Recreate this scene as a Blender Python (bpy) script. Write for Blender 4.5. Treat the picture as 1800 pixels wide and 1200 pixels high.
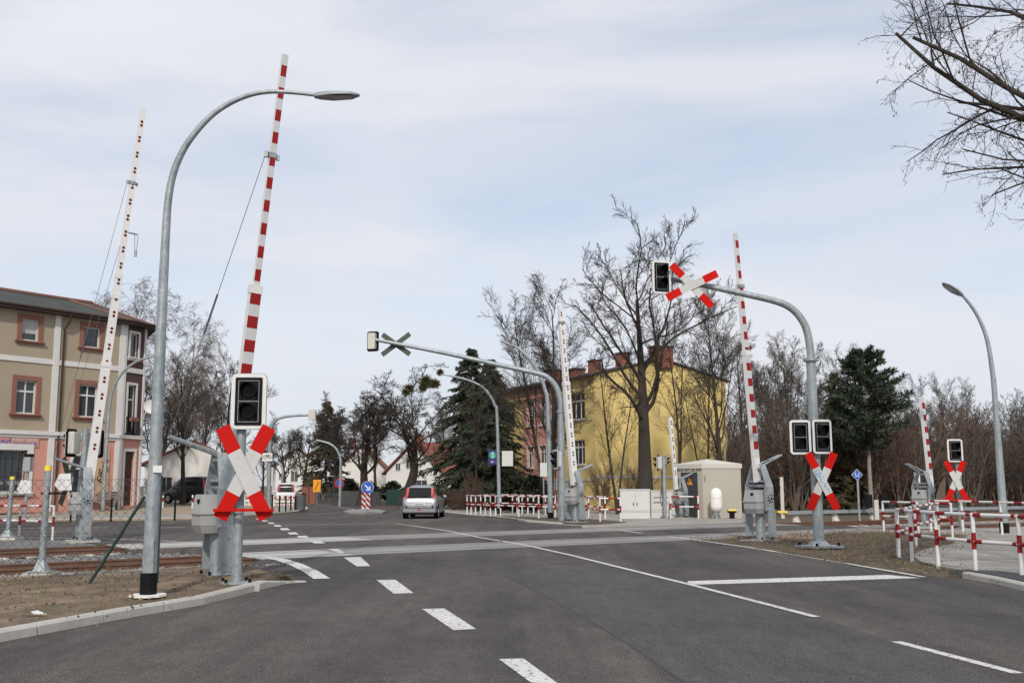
import bpy, bmesh, math, random
import numpy as np
from mathutils import Vector, Matrix, noise as mnoise
from mathutils.geometry import delaunay_2d_cdt
for o in list(bpy.data.objects): bpy.data.objects.remove(o)
scn = bpy.context.scene
COL = scn.collection
R_ = math.radians
random.seed(7); rng = np.random.default_rng(7)

# ------------------------------------------------------------------ camera
CAM_H = 1.7; FPX = 1800.0; PITCH = math.atan(250/1800); ROLL = 0.0035
_f = np.array([0, math.cos(PITCH), math.sin(PITCH)]); _u = np.array([0, -math.sin(PITCH), math.cos(PITCH)])
_x = np.array([1., 0, 0])
CR = _x*math.cos(ROLL)-_u*math.sin(ROLL); CU = _u*math.cos(ROLL)+_x*math.sin(ROLL)
cam = bpy.data.cameras.new('camera'); cam.lens = 36; cam.sensor_width = 36; cam.clip_end = 3000; cam.clip_start = 0.1
co = bpy.data.objects.new('camera', cam); COL.objects.link(co); scn.camera = co
co.matrix_world = Matrix(((CR[0], CU[0], -_f[0], 0), (CR[1], CU[1], -_f[1], 0), (CR[2], CU[2], -_f[2], CAM_H), (0, 0, 0, 1)))

# ------------------------------------------------------------------ world, sun, exposure
SUN_EL = R_(40); SUN_TRAVEL = Vector((0.03, 1.0, 0)).normalized()      # horizontal travel direction of the light
w = bpy.data.worlds.new('World'); scn.world = w; w.use_nodes = True
nt = w.node_tree; N = nt.nodes; L = nt.links; N.clear()
out = N.new('ShaderNodeOutputWorld'); bg = N.new('ShaderNodeBackground'); bg.inputs[1].default_value = 0.1
sky = N.new('ShaderNodeTexSky'); sky.sky_type = 'NISHITA'; sky.sun_disc = False
sky.sun_elevation = SUN_EL; sky.sun_rotation = math.atan2(-SUN_TRAVEL.x, -SUN_TRAVEL.y); sky.air_density = 1.0; sky.dust_density = 2.0
tc = N.new('ShaderNodeTexCoord'); mp = N.new('ShaderNodeMapping'); mp.inputs['Scale'].default_value = (1.0, 1.0, 4.5); mp.inputs['Rotation'].default_value = (0.1, 0.25, 0.6)
n1 = N.new('ShaderNodeTexNoise'); n1.inputs['Scale'].default_value = 1.7; n1.inputs['Detail'].default_value = 7; n1.inputs['Roughness'].default_value = 0.52; n1.inputs['Distortion'].default_value = 0.35
cr = N.new('ShaderNodeValToRGB'); cr.color_ramp.elements[0].position = 0.33; cr.color_ramp.elements[0].color = (.48, .48, .48, 1)
cr.color_ramp.elements[1].position = 0.62; cr.color_ramp.elements[1].color = (1, 1, 1, 1)
n2 = N.new('ShaderNodeTexNoise'); n2.inputs['Scale'].default_value = 2.6; n2.inputs['Detail'].default_value = 5
cc = N.new('ShaderNodeMix'); cc.data_type = 'RGBA'; cc.inputs[6].default_value = (7.0, 7.35, 8.2, 1); cc.inputs[7].default_value = (8.6, 8.75, 9.2, 1)
ns = N.new('ShaderNodeMix'); ns.data_type = 'RGBA'; ns.blend_type = 'MULTIPLY'; ns.inputs[0].default_value = 1.0; ns.inputs[7].default_value = (1.5, 1.55, 1.6, 1)
mx = N.new('ShaderNodeMix'); mx.data_type = 'RGBA'
L.new(tc.outputs['Generated'], mp.inputs[0]); L.new(mp.outputs[0], n1.inputs[0]); L.new(mp.outputs[0], n2.inputs[0])
L.new(n1.outputs[0], cr.inputs[0]); L.new(n2.outputs[0], cc.inputs[0]); L.new(sky.outputs[0], ns.inputs[6])
L.new(cr.outputs[0], mx.inputs[0]); L.new(ns.outputs[2], mx.inputs[6]); L.new(cc.outputs[2], mx.inputs[7])
L.new(mx.outputs[2], bg.inputs[0]); L.new(bg.outputs[0], out.inputs[0])
sun = bpy.data.lights.new('sun', 'SUN'); sun.energy = 2.8; sun.angle = R_(2); sun.color = (1, .95, .88)
so = bpy.data.objects.new('sun', sun); COL.objects.link(so); so.location = (5, -20, 30)
sd = Vector((SUN_TRAVEL.x*math.cos(SUN_EL), SUN_TRAVEL.y*math.cos(SUN_EL), -math.sin(SUN_EL)))
so.rotation_euler = sd.to_track_quat('-Z', 'Y').to_euler()
scn.view_settings.view_transform = 'Standard'; scn.view_settings.look = 'None'
scn.view_settings.exposure = 0.0; scn.view_settings.gamma = 1.0

# ------------------------------------------------------------------ photo measurement helpers: pixel -> place in the world
def ray(px, py): return _f*FPX+CR*(px-900)+CU*(600-py)
def G(px, py, z=0.0):
    d = ray(px, py); t = (z-CAM_H)/d[2]; return Vector((d[0]*t, d[1]*t, z))
def at(px, py, Y):
    d = ray(px, py); t = Y/d[1]; return Vector((d[0]*t, Y, CAM_H+d[2]*t))
def hz(b, py):
    k = (600-py)/FPX; a = CU-k*_f; return CAM_H-(a[0]*b[0]+a[1]*b[1])/a[2]

# ------------------------------------------------------------------ mesh builder
MATS = {}
def smooth_path(pts, rads, n=6):
    P = [Vector(p) for p in pts]; o = []; r = []
    for i in range(len(P)-1):
        a, b, c, d = P[max(i-1, 0)], P[i], P[i+1], P[min(i+2, len(P)-1)]
        for k in range(n):
            t = k/n; o.append(.5*((2*b)+(c-a)*t+(2*a-5*b+4*c-d)*t*t+(3*b-a-3*c+d)*t**3)); r.append(rads[i]*(1-t)+rads[i+1]*t)
    return o+[P[-1]], r+[rads[-1]]
class MB:
    def __init__(s): s.v = []; s.f = []; s.M = None
    def _a(s, pts, faces):
        b = len(s.v)
        if s.M is not None: pts = [s.M @ Vector(p) for p in pts]
        s.v += [tuple(p) for p in pts]; s.f += [tuple(i+b for i in f) for f in faces]; return s
    def box(s, c, d, M=None, taper=1.0):
        x, y, z = d[0]/2, d[1]/2, d[2]/2
        p = [Vector((i*x*(taper if k > 0 else 1), j*y*(taper if k > 0 else 1), k*z)) for k in (-1, 1) for j in (-1, 1) for i in (-1, 1)]
        if M is not None: p = [M @ q for q in p]
        c = Vector(c); p = [q+c for q in p]
        return s._a(p, [(0, 2, 3, 1), (4, 5, 7, 6), (0, 1, 5, 4), (2, 6, 7, 3), (0, 4, 6, 2), (1, 3, 7, 5)])
    def hull8(s, p):   # 4 bottom (ring), 4 top (ring)
        return s._a(p, [(3, 2, 1, 0), (4, 5, 6, 7), (0, 1, 5, 4), (1, 2, 6, 5), (2, 3, 7, 6), (3, 0, 4, 7)])
    def tube(s, path, rad, n=8, caps=True):
        path = [Vector(p) for p in path]
        if not hasattr(rad, '__len__'): rad = [rad]*len(path)
        rings = []; ref = None
        for i, p in enumerate(path):
            t = (path[min(i+1, len(path)-1)]-path[max(i-1, 0)]).normalized()
            if ref is None: ref = t.orthogonal().normalized()
            ref = (ref-t*ref.dot(t)).normalized(); b = t.cross(ref)
            rings.append([p+(ref*math.cos(2*math.pi*k/n)+b*math.sin(2*math.pi*k/n))*rad[i] for k in range(n)])
        pts = [q for r in rings for q in r]; fs = []
        for i in range(len(path)-1):
            for k in range(n):
                k2 = (k+1) % n; fs.append((i*n+k, i*n+k2, (i+1)*n+k2, (i+1)*n+k))
        if caps: fs += [tuple(range(n-1, -1, -1)), tuple((len(path)-1)*n+k for k in range(n))]
        return s._a(pts, fs)
    def prism(s, poly, vec):
        poly = [Vector(p) for p in poly]; v = Vector(vec); n = len(poly)
        return s._a(poly+[p+v for p in poly], [tuple(range(n-1, -1, -1)), tuple(range(n, 2*n))]+[(i, (i+1) % n, n+(i+1) % n, n+i) for i in range(n)])
    def face(s, pts): return s._a(pts, [tuple(range(len(pts)))])
    def sphere(s, c, r, nu=10, nv=6, sc=(1, 1, 1)):
        c = Vector(c); pts = [c+Vector((0, 0, r*sc[2]))]
        for j in range(1, nv):
            a = math.pi*j/nv
            pts += [c+Vector((r*sc[0]*math.sin(a)*math.cos(2*math.pi*i/nu), r*sc[1]*math.sin(a)*math.sin(2*math.pi*i/nu), r*sc[2]*math.cos(a))) for i in range(nu)]
        pts.append(c-Vector((0, 0, r*sc[2]))); e = len(pts)-1; fs = []
        for i in range(nu):
            fs.append((0, 1+i, 1+(i+1) % nu)); fs.append((e, 1+(nv-2)*nu+(i+1) % nu, 1+(nv-2)*nu+i))
            for j in range(nv-2): a = 1+j*nu; fs.append((a+i, a+nu+i, a+nu+(i+1) % nu, a+(i+1) % nu))
        return s._a(pts, fs)
    def build(s, name, mat, parent=None, smooth=False, world=True):
        me = bpy.data.meshes.new(name)
        vs = s.v
        if parent is not None and world and parent.name in INV:
            I = INV[parent.name]; vs = [tuple(I @ Vector(p)) for p in vs]
        me.from_pydata(vs, [], s.f); me.materials.append(MATS[mat] if isinstance(mat, str) else mat)
        if smooth:
            me.polygons.foreach_set('use_smooth', [True]*len(me.polygons))
            try: me.set_sharp_from_angle(angle=R_(40))
            except Exception: pass
        o = bpy.data.objects.new(name, me); COL.objects.link(o)
        if parent is not None:
            o.parent = parent
            if parent.name in INV: INV[o.name] = INV[parent.name]
        return o
INV = {}
def tag(o, label=None, cat=None, group=None, kind=None):
    if label: o['label'] = label
    if cat: o['category'] = cat
    if group: o['group'] = group
    if kind: o['kind'] = kind
    return o
def thing(name, label, cat, loc=(0, 0, 0), rz=0.0, group=None):
    o = bpy.data.objects.new(name, None); COL.objects.link(o); o.location = loc; o.rotation_euler = (0, 0, rz); o.empty_display_size = .2
    M = Matrix.Translation(Vector(loc)) @ Matrix.Rotation(rz, 4, 'Z'); INV[o.name] = M.inverted()
    return tag(o, label, cat, group)
def frame(o, right, up, nrm):
    r, u, n = Vector(right), Vector(up), Vector(nrm)
    return Matrix(((r.x, u.x, n.x, o[0]), (r.y, u.y, n.y, o[1]), (r.z, u.z, n.z, o[2]), (0, 0, 0, 1)))
def face_frame(o, yaw):      # face whose normal points at the viewer when yaw = 0; yaw > 0 turns it to the viewer's right
    n = Vector((math.sin(yaw), -math.cos(yaw), 0)); r = Vector((math.cos(yaw), math.sin(yaw), 0)); return frame(o, r, (0, 0, 1), n)
def text(name, s, size, mat, parent, M, ext=0.004, sx=1.0, shear=0.0, fit=None):
    cu = bpy.data.curves.new(name, 'FONT'); cu.body = s; cu.size = size; cu.extrude = ext; cu.align_x = 'CENTER'; cu.align_y = 'CENTER'; cu.shear = shear; cu.resolution_u = 3
    t = bpy.data.objects.new(name+'_c', cu); COL.objects.link(t)
    dg = bpy.context.evaluated_depsgraph_get(); dg.update()
    me = bpy.data.meshes.new_from_object(t.evaluated_get(dg)); bpy.data.objects.remove(t)
    if fit: xs_ = [v.co.x for v in me.vertices]; sx = fit/(max(xs_)-min(xs_))
    me.transform(M @ Matrix.Diagonal((sx, 1, 1, 1)))
    if parent is not None and parent.name in INV: me.transform(INV[parent.name])
    me.materials.clear(); me.materials.append(MATS[mat]); me.name = name
    o = bpy.data.objects.new(name, me); COL.objects.link(o)
    if parent is not None: o.parent = parent
    return o

# ------------------------------------------------------------------ materials
def mat(name, col, rough=.6, metal=0., var=.12, scale=6., bump=0., col2=None, big=.25, spec=.5, stretch=None, speck=None):
    m = bpy.data.materials.new(name); m.use_nodes = True; nt = m.node_tree; N = nt.nodes; L = nt.links
    b = N['Principled BSDF']; b.inputs['Roughness'].default_value = rough; b.inputs['Metallic'].default_value = metal
    if 'Specular IOR Level' in b.inputs: b.inputs['Specular IOR Level'].default_value = spec
    tc = N.new('ShaderNodeTexCoord'); src = tc.outputs['Object']
    if stretch:
        mp = N.new('ShaderNodeMapping'); mp.inputs['Scale'].default_value = stretch; L.new(src, mp.inputs[0]); src = mp.outputs[0]
    n = N.new('ShaderNodeTexNoise'); n.inputs['Scale'].default_value = scale; n.inputs['Detail'].default_value = 6; n.inputs['Roughness'].default_value = .6; L.new(src, n.inputs[0])
    nb = N.new('ShaderNodeTexNoise'); nb.inputs['Scale'].default_value = big; nb.inputs['Detail'].default_value = 3; L.new(src, nb.inputs[0])
    ad = N.new('ShaderNodeMath'); ad.operation = 'ADD'; L.new(n.outputs[0], ad.inputs[0]); L.new(nb.outputs[0], ad.inputs[1])
    rp = N.new('ShaderNodeMapRange'); rp.inputs[1].default_value = .65; rp.inputs[2].default_value = 1.35; L.new(ad.outputs[0], rp.inputs[0])
    mx = N.new('ShaderNodeMix'); mx.data_type = 'RGBA'
    c2 = col2 or tuple(min(1, c*(1+var)) for c in col); c1 = tuple(c*(1-var) for c in col) if not col2 else col
    mx.inputs[6].default_value = (*c1, 1); mx.inputs[7].default_value = (*c2, 1); L.new(rp.outputs[0], mx.inputs[0])
    res = mx.outputs[2]
    if speck:      # (scale, lo, hi, colour): small scattered flecks
        sn = N.new('ShaderNodeTexNoise'); sn.inputs['Scale'].default_value = speck[0]; sn.inputs['Detail'].default_value = 2; L.new(src, sn.inputs[0])
        sr = N.new('ShaderNodeMapRange'); sr.inputs[1].default_value = speck[1]; sr.inputs[2].default_value = speck[2]; L.new(sn.outputs[0], sr.inputs[0])
        sm = N.new('ShaderNodeMix'); sm.data_type = 'RGBA'; sm.inputs[7].default_value = (*speck[3], 1); L.new(sr.outputs[0], sm.inputs[0]); L.new(res, sm.inputs[6]); res = sm.outputs[2]
    L.new(res, b.inputs['Base Color'])
    if bump:
        bp = N.new('ShaderNodeBump'); bp.inputs['Strength'].default_value = bump; bp.inputs['Distance'].default_value = .02; L.new(n.outputs[0], bp.inputs['Height']); L.new(bp.outputs[0], b.inputs['Normal'])
    MATS[name] = m; return m
def mottle(m, layers):
    nt = m.node_tree; N = nt.nodes; L = nt.links; b = N['Principled BSDF']; src = b.inputs['Base Color'].links[0].from_socket; tc = [n for n in N if n.type == 'TEX_COORD'][0].outputs['Object']
    for (sc, rot, stretch, lo, hi, c0, c1) in layers:
        mp = N.new('ShaderNodeMapping'); mp.inputs['Rotation'].default_value = (0, 0, rot); mp.inputs['Scale'].default_value = stretch; L.new(tc, mp.inputs[0])
        n = N.new('ShaderNodeTexNoise'); n.inputs['Scale'].default_value = sc; n.inputs['Detail'].default_value = 5; n.inputs['Roughness'].default_value = .65; L.new(mp.outputs[0], n.inputs[0])
        r = N.new('ShaderNodeMapRange'); r.inputs[1].default_value = lo; r.inputs[2].default_value = hi; L.new(n.outputs[0], r.inputs[0])
        c = N.new('ShaderNodeMix'); c.data_type = 'RGBA'; c.inputs[6].default_value = (*c0, 1); c.inputs[7].default_value = (*c1, 1); L.new(r.outputs[0], c.inputs[0])
        mu = N.new('ShaderNodeMix'); mu.data_type = 'RGBA'; mu.blend_type = 'MULTIPLY'; mu.inputs[0].default_value = 1; L.new(src, mu.inputs[6]); L.new(c.outputs[2], mu.inputs[7]); src = mu.outputs[2]
    L.new(src, b.inputs['Base Color'])
mat('asphalt', (.046, .041, .039), .9, var=.1, scale=38, bump=.35, col2=(.088, .082, .079), big=.18, spec=.2, speck=(75, .57, .69, (.30, .285, .27)))
mat('asphalt_dark', (.06, .06, .062), .9, scale=50, bump=.2, speck=(140, .6, .75, (.16, .16, .16)), spec=.25)
mottle(MATS['asphalt'], [(.22, .2, (1, .35, 1), .38, .62, (.74, .74, .76), (1.26, 1.2, 1.15)), (3.0, .2, (1, .5, 1), .35, .65, (.86, .86, .86), (1.13, 1.12, 1.11)), (14, 0, (1, 1, 1), .3, .7, (.80, .80, .80), (1.22, 1.22, 1.22)), (1.1, .21, (1, .05, 1), .4, .62, (.82, .82, .83), (1.12, 1.11, 1.1)), (2.2, 0, (1, 1, 1), .26, .36, (.72, .71, .71), (1, 1, 1))])
mat('asphalt_patch', (.044, .041, .040), .9, scale=38, bump=.3, col2=(.080, .076, .074), big=.3, spec=.2, speck=(75, .58, .7, (.26, .25, .24)))
mottle(MATS['asphalt_patch'], [(.3, .2, (1, .3, 1), .38, .62, (.86, .86, .87), (1.14, 1.13, 1.12)), (3.5, .2, (1, .4, 1), .35, .65, (.88, .88, .88), (1.12, 1.12, 1.12)), (14, 0, (1, 1, 1), .3, .7, (.82, .82, .82), (1.2, 1.2, 1.2))])
mat('tar', (.035, .034, .034), .7, scale=20)
mat('marking', (.50, .49, .465), .8, var=.1, scale=30, col2=(.66, .65, .62), big=1.0, speck=(16, .55, .66, (.2, .19, .18)), spec=.2)
mat('panel', (.19, .183, .172), .88, scale=14, col2=(.29, .28, .265), big=.5, bump=.15, speck=(60, .62, .75, (.2, .19, .18)))
mat('panel_edge', (.33, .32, .30), .85, scale=14, col2=(.46, .45, .42))
mat('kerb', (.36, .345, .31), .85, scale=12, col2=(.47, .45, .41), bump=.2, big=1.2, speck=(90, .62, .74, (.22, .2, .18)))
mat('dirt', (.082, .056, .035), .95, scale=9, col2=(.24, .178, .115), bump=1.0, big=.9, speck=(24, .57, .68, (.06, .045, .03)))
mottle(MATS['dirt'], [(1.6, .3, (1, 1, 1), .36, .62, (.6, .6, .58), (1.25, 1.22, 1.18)), (60, 0, (1, 1, 1), .35, .65, (.7, .7, .7), (1.25, 1.25, 1.25))])
mat('verge', (.055, .040, .028), .95, scale=7, col2=(.12, .088, .060), bump=.8, big=.5, speck=(40, .58, .7, (.07, .075, .035)))
mottle(MATS['verge'], [(1.3, .3, (1, 1, 1), .36, .62, (.6, .6, .58), (1.25, 1.22, 1.18)), (50, 0, (1, 1, 1), .35, .65, (.7, .7, .7), (1.25, 1.25, 1.25))])
mat('redgravel', (.22, .135, .105), .95, scale=40, col2=(.32, .22, .18), bump=.5)
mat('leaf_litter', (.07, .05, .034), .95, scale=3, col2=(.13, .098, .066), bump=.8, big=.15)
mat('ballast', (.085, .083, .08), .95, scale=22, col2=(.22, .21, .20), bump=1.0, big=.8)
mat('stone', (.12, .12, .12), .9, scale=3, col2=(.34, .33, .32), big=1.2)
mat('paving', (.30, .285, .26), .9, scale=20, col2=(.37, .35, .32), big=.6, bump=.2)
def bricks(m, sx, sy, rot, dark):
    nt = m.node_tree; N = nt.nodes; L = nt.links; b = N['Principled BSDF']; src = b.inputs['Base Color'].links[0].from_socket; tc = [n for n in N if n.type == 'TEX_COORD'][0].outputs['Object']
    mp = N.new('ShaderNodeMapping'); mp.inputs['Rotation'].default_value = (0, 0, rot); L.new(tc, mp.inputs[0]); br = N.new('ShaderNodeTexBrick'); L.new(mp.outputs[0], br.inputs[0])
    br.inputs['Scale'].default_value = 1; br.inputs['Brick Width'].default_value = sx; br.inputs['Row Height'].default_value = sy; br.inputs['Mortar Size'].default_value = .008; br.inputs['Color1'].default_value = (.88, .88, .88, 1); br.inputs['Color2'].default_value = (1.1, 1.08, 1.05, 1); br.inputs['Mortar'].default_value = (dark, dark, dark, 1)
    mu = N.new('ShaderNodeMix'); mu.data_type = 'RGBA'; mu.blend_type = 'MULTIPLY'; mu.inputs[0].default_value = 1; L.new(src, mu.inputs[6]); L.new(br.outputs[0], mu.inputs[7]); L.new(mu.outputs[2], b.inputs['Base Color'])
mottle(MATS['paving'], [(.7, 0, (1, 1, 1), .36, .64, (.78, .77, .75), (1.15, 1.14, 1.12)), (9, 0, (1, 1, 1), .35, .65, (.85, .85, .85), (1.12, 1.12, 1.12))]); bricks(MATS['paving'], .2, .1, .35, .45)
mat('sand', (.24, .185, .125), .95, scale=5, col2=(.34, .275, .20), big=.4, bump=.4)
mat('rail', (.105, .05, .03), .75, metal=.15, scale=14, col2=(.17, .085, .055), big=2)
mat('rail_top', (.25, .22, .2), .4, metal=.8, scale=14)
mat('sleeper', (.40, .36, .30), .9, scale=9, col2=(.52, .48, .42), big=1.5)
mat('galv', (.215, .255, .27), .5, metal=.35, scale=9, col2=(.39, .41, .425), big=2.2, bump=.05)
mottle(MATS['galv'], [(30, 0, (1, 1, .5), .35, .65, (.82, .83, .84), (1.16, 1.16, 1.15)), (5, 0, (3, 3, .25), .4, .65, (.88, .88, .87), (1.1, 1.1, 1.1))])
mat('galv_dark', (.24, .26, .275), .5, metal=.35, scale=18, col2=(.35, .37, .385), big=3)
mat('grey_paint', (.30, .31, .32), .5, scale=8, var=.1, big=2)
mat('housing', (.33, .33, .325), .55, scale=10, var=.08, big=2)
mat('black', (.008, .008, .009), .6, var=.2, spec=.12)
mat('lens', (.004, .004, .005), .25, var=.1, spec=.15)
mat('rubber', (.02, .02, .02), .8)
mat('white', (.66, .65, .63), .5, var=.05, scale=5, big=1.5, speck=(9, .66, .8, (.55, .53, .5)))
mat('foil_white', (.50, .51, .52), .4, var=.06, scale=6)
mat('red', (.25, .012, .012), .5, var=.1, scale=5, spec=.2)
mat('red_dark', (.12, .01, .012), .5, var=.12, scale=5, spec=.15)
mat('cross_red', (.48, .007, .004), .5, var=.1, scale=4, spec=.12)
mat('cross_white', (.50, .50, .48), .55, var=.08, scale=7, big=2, speck=(14, .62, .75, (.40, .38, .35)))
mat('cross_back', (.055, .075, .05), .6, var=.15)
mat('beige_box', (.52, .51, .46), .5, var=.06)
mat('yellow_cap', (.75, .58, .06), .5)
mat('orange', (.80, .33, .02), .5)
mat('blue_sign', (.012, .09, .42), .4, var=.05)
mat('navy_sign', (.02, .02, .12), .4, var=.05)
mat('s_green', (.02, .28, .17), .4, var=.05)
mat('blue_graffiti', (.12, .34, .6), .6)
mat('green_post', (.018, .045, .035), .5, var=.15)
mat('wire', (.07, .08, .08), .6, metal=.3)
mat('cable', (.06, .06, .065), .6)
mat('silver_paint', (.31, .32, .34), .35, metal=.6, var=.03)
mat('white_paint', (.66, .66, .66), .3, var=.03)
mat('dark_paint', (.02, .022, .03), .25, var=.05)
mat('car_glass', (.012, .013, .015), .15, var=.1, spec=.3)
mat('taillight', (.42, .02, .025), .25, var=.1)
mat('plate', (.62, .62, .6), .5)
mat('hubcap', (.32, .33, .34), .35, metal=.6)
mat('beige_wall', (.32, .262, .185), .95, scale=60, col2=(.39, .325, .235), bump=.4, big=.5)
mat('pink_wall', (.50, .235, .185), .9, scale=30, col2=(.56, .28, .225), bump=.15, big=.5)
mat('white_wall', (.64, .62, .58), .9, scale=10, col2=(.74, .72, .68), big=.5)
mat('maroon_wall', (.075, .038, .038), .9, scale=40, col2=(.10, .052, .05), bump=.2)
mat('trim_white', (.62, .60, .57), .8, var=.07, big=1.2)
mat('trim_red', (.21, .085, .06), .8, scale=10, col2=(.27, .115, .085))
mat('brown_door', (.06, .026, .02), .6, var=.2)
mat('wood_panel', (.42, .28, .17), .8, scale=3, col2=(.54, .38, .25), stretch=(6, 6, .6))
mat('wood_grey', (.16, .135, .11), .9, scale=6, col2=(.24, .21, .175), stretch=(1, 1, 1))
mat('glass', (.035, .04, .046), .06, var=.2, spec=.7)
mat('curtain', (.42, .42, .43), .9, var=.1, scale=12, stretch=(8, 8, .5))
mat('roof_grey', (.028, .033, .029), .9, scale=5, col2=(.058, .064, .056), bump=.4, big=1)
mat('roof_dark', (.05, .04, .037), .9, scale=5, col2=(.085, .066, .06), bump=.3)
mat('roof_red', (.17, .052, .035), .9, scale=4, col2=(.26, .085, .055), bump=.3)
mat('gutter', (.17, .07, .045), .6, var=.2)
mat('eaves', (.045, .026, .02), .8, var=.25)
mat('yellow_wall', (.64, .47, .16), .9, scale=1.2, col2=(.76, .59, .25), big=.35, bump=.1)
mat('rose_wall', (.60, .275, .21), .9, scale=1.5, col2=(.68, .34, .265), big=.4, bump=.1)
mat('brick_red', (.19, .065, .042), .9, scale=9, col2=(.28, .105, .07))
mat('hut', (.37, .34, .28), .85, scale=30, col2=(.42, .39, .325), bump=.12, big=.4)
mat('hut_roof', (.46, .44, .39), .85, scale=20, col2=(.54, .52, .47))
mat('hut_door', (.045, .047, .052), .6, var=.15)
mat('cabinet', (.54, .54, .515), .6, var=.05, big=1.2)
mat('tank', (.76, .745, .70), .35, var=.03)
mat('bark', (.022, .017, .013), .95, scale=12, col2=(.055, .042, .032), bump=.9, big=2, stretch=(1, 1, .25))
mat('bark_brown', (.075, .05, .034), .95, scale=9, col2=(.135, .095, .065), bump=.5)
mat('bark_birch', (.16, .125, .105), .9, scale=6, col2=(.30, .27, .25), bump=.3)
mat('twig', (.036, .027, .021), .95, scale=2, col2=(.07, .052, .04))
mat('twig_red', (.088, .055, .038), .95, scale=2, col2=(.15, .10, .07))
mat('twig_grey', (.075, .06, .049), .95, scale=2, col2=(.13, .105, .086))
mat('needles', (.016, .028, .016), .8, scale=2.5, col2=(.045, .062, .032), big=.8)
mat('needles_brown', (.045, .035, .014), .85, scale=2.5, col2=(.095, .07, .03), big=.8)
mat('hedge', (.02, .03, .014), .85, scale=3, col2=(.05, .055, .03), big=.8)
mat('mistletoe', (.075, .072, .022), .85, scale=4, col2=(.12, .11, .04))
mat('grass', (.07, .085, .025), .9, scale=3, col2=(.17, .15, .07), big=1)
mat('dead_leaf', (.11, .065, .035), .9, scale=3, col2=(.25, .17, .10), big=2)
mat('fence_grey', (.085, .09, .09), .8, var=.2, scale=3)
mat('fence_green', (.02, .055, .045), .7, var=.2, scale=3)
mat('seeds', (.085, .05, .033), .9, var=.3)
# ------------------------------------------------------------------ ground, road, kerbs, tracks
def dist_poly(x, y, line):
    best = 1e9
    for (a, b) in zip(line[:-1], line[1:]):
        ax, ay, bx, by = a[0], a[1], b[0], b[1]; dx, dy = bx-ax, by-ay
        t = max(0, min(1, ((x-ax)*dx+(y-ay)*dy)/(dx*dx+dy*dy+1e-9))); best = min(best, math.hypot(x-ax-t*dx, y-ay-t*dy))
    return best
def inside(x, y, poly):
    c = False; n = len(poly)
    for i in range(n):
        x1, y1 = poly[i][0], poly[i][1]; x2, y2 = poly[i-1][0], poly[i-1][1]
        if (y1 > y) != (y2 > y) and x < (x2-x1)*(y-y1)/(y2-y1)+x1: c = not c
    return c
def patch(name, poly, zf, mt, res=None, amp=0.0, skirt=.3, parent=None, box=None):
    poly = [(p[0], p[1]) for p in poly]
    if not callable(zf): z0 = zf; zf = lambda x, y: z0
    pts = [Vector(p) for p in poly]; n = len(pts)
    if res:
        xs = [p[0] for p in poly]; ys = [p[1] for p in poly]
        if box: x0, x1, y0, y1 = box
        else: x0, x1, y0, y1 = min(xs), max(xs), min(ys), max(ys)
        y = y0
        while y < y1:
            x = x0
            while x < x1:
                q = (x+random.uniform(-.25, .25)*res, y+random.uniform(-.25, .25)*res)
                if inside(q[0], q[1], poly) and dist_poly(q[0], q[1], poly+poly[:1]) > res*.4: pts.append(Vector(q))
                x += res
            y += res
    vs, es, fs, *_ = delaunay_2d_cdt(pts, [(i, (i+1) % n) for i in range(n)], [], 1, 1e-4)
    b = MB(); V3 = []
    for i, p in enumerate(vs):
        z = zf(p.x, p.y)
        if amp and i >= n: z += amp*mnoise.noise((p.x*.9, p.y*.9, 3))+amp*.6*mnoise.noise((p.x*3.1, p.y*3.1, 9))
        V3.append((p.x, p.y, z))
    b.v = V3; b.f = []
    for f in fs:
        a = V3[f[0]]; c = V3[f[1]]; d = V3[f[2]]
        cr_ = (c[0]-a[0])*(d[1]-a[1])-(c[1]-a[1])*(d[0]-a[0]); b.f.append(tuple(f) if cr_ > 0 else tuple(reversed(f)))
    if skirt:
        m = len(b.v)
        for i in range(n): b.v.append((V3[i][0], V3[i][1], V3[i][2]-skirt))
        for i in range(n): j = (i+1) % n; b.f.append((i, j, m+j, m+i))
    return b.build(name, mt, parent, smooth=bool(amp))
def struct(o): o['kind'] = 'structure'; return o

gb = MB(); gb.face([(-700, -60, -.32), (700, -60, -.32), (700, 1500, -.32), (-700, 1500, -.32)])
struct(gb.build('ground', 'leaf_litter'))

# tracks: a smooth curve fitted to points measured on the photo
_tp = [G(0, 998), G(200, 987), G(430, 975), G(920, 956), G(1330, 939.5), G(1500, 931.5)]
_a = np.array([[p.x*.82+p.y*.57, -p.x*.57+p.y*.82] for p in _tp]); _c = np.polyfit(_a[:, 0], _a[:, 1], 2)
def track(s, off=0.0):       # s along, off = to the far side
    v = np.polyval(_c, min(max(s, -5), 42)) if -5 <= s <= 42 else None
    if v is None:
        s0 = -5 if s < -5 else 42; sl = np.polyval(np.polyder(_c), s0); v = np.polyval(_c, s0)+sl*(s-s0)
    sl = np.polyval(np.polyder(_c), min(max(s, -5), 42)); nx, ny = -sl/math.hypot(1, sl), 1/math.hypot(1, sl)
    s, v = s+nx*off, v+ny*off
    return Vector((s*.82-v*.57, s*.57+v*.82, 0))
def s_at_px(px, off):         # arclength where the track passes picture column px
    lo, hi = -40, 70
    for _ in range(50):
        m = (lo+hi)/2; p = track(m, off); col = 900+FPX*p.x/(p.y*math.cos(PITCH)-CAM_H*math.sin(PITCH))
        if col < px: lo = m
        else: hi = m
    return m
GAP = 5.9
def g(*l): return [G(*p) for p in l]
kerbL = [Vector((-6.35, -8, 0)), Vector((-6.0, 6, 0))]+g((0, 1128), (210, 1088), (360, 1062), (470, 1033), (503, 1025))
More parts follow.
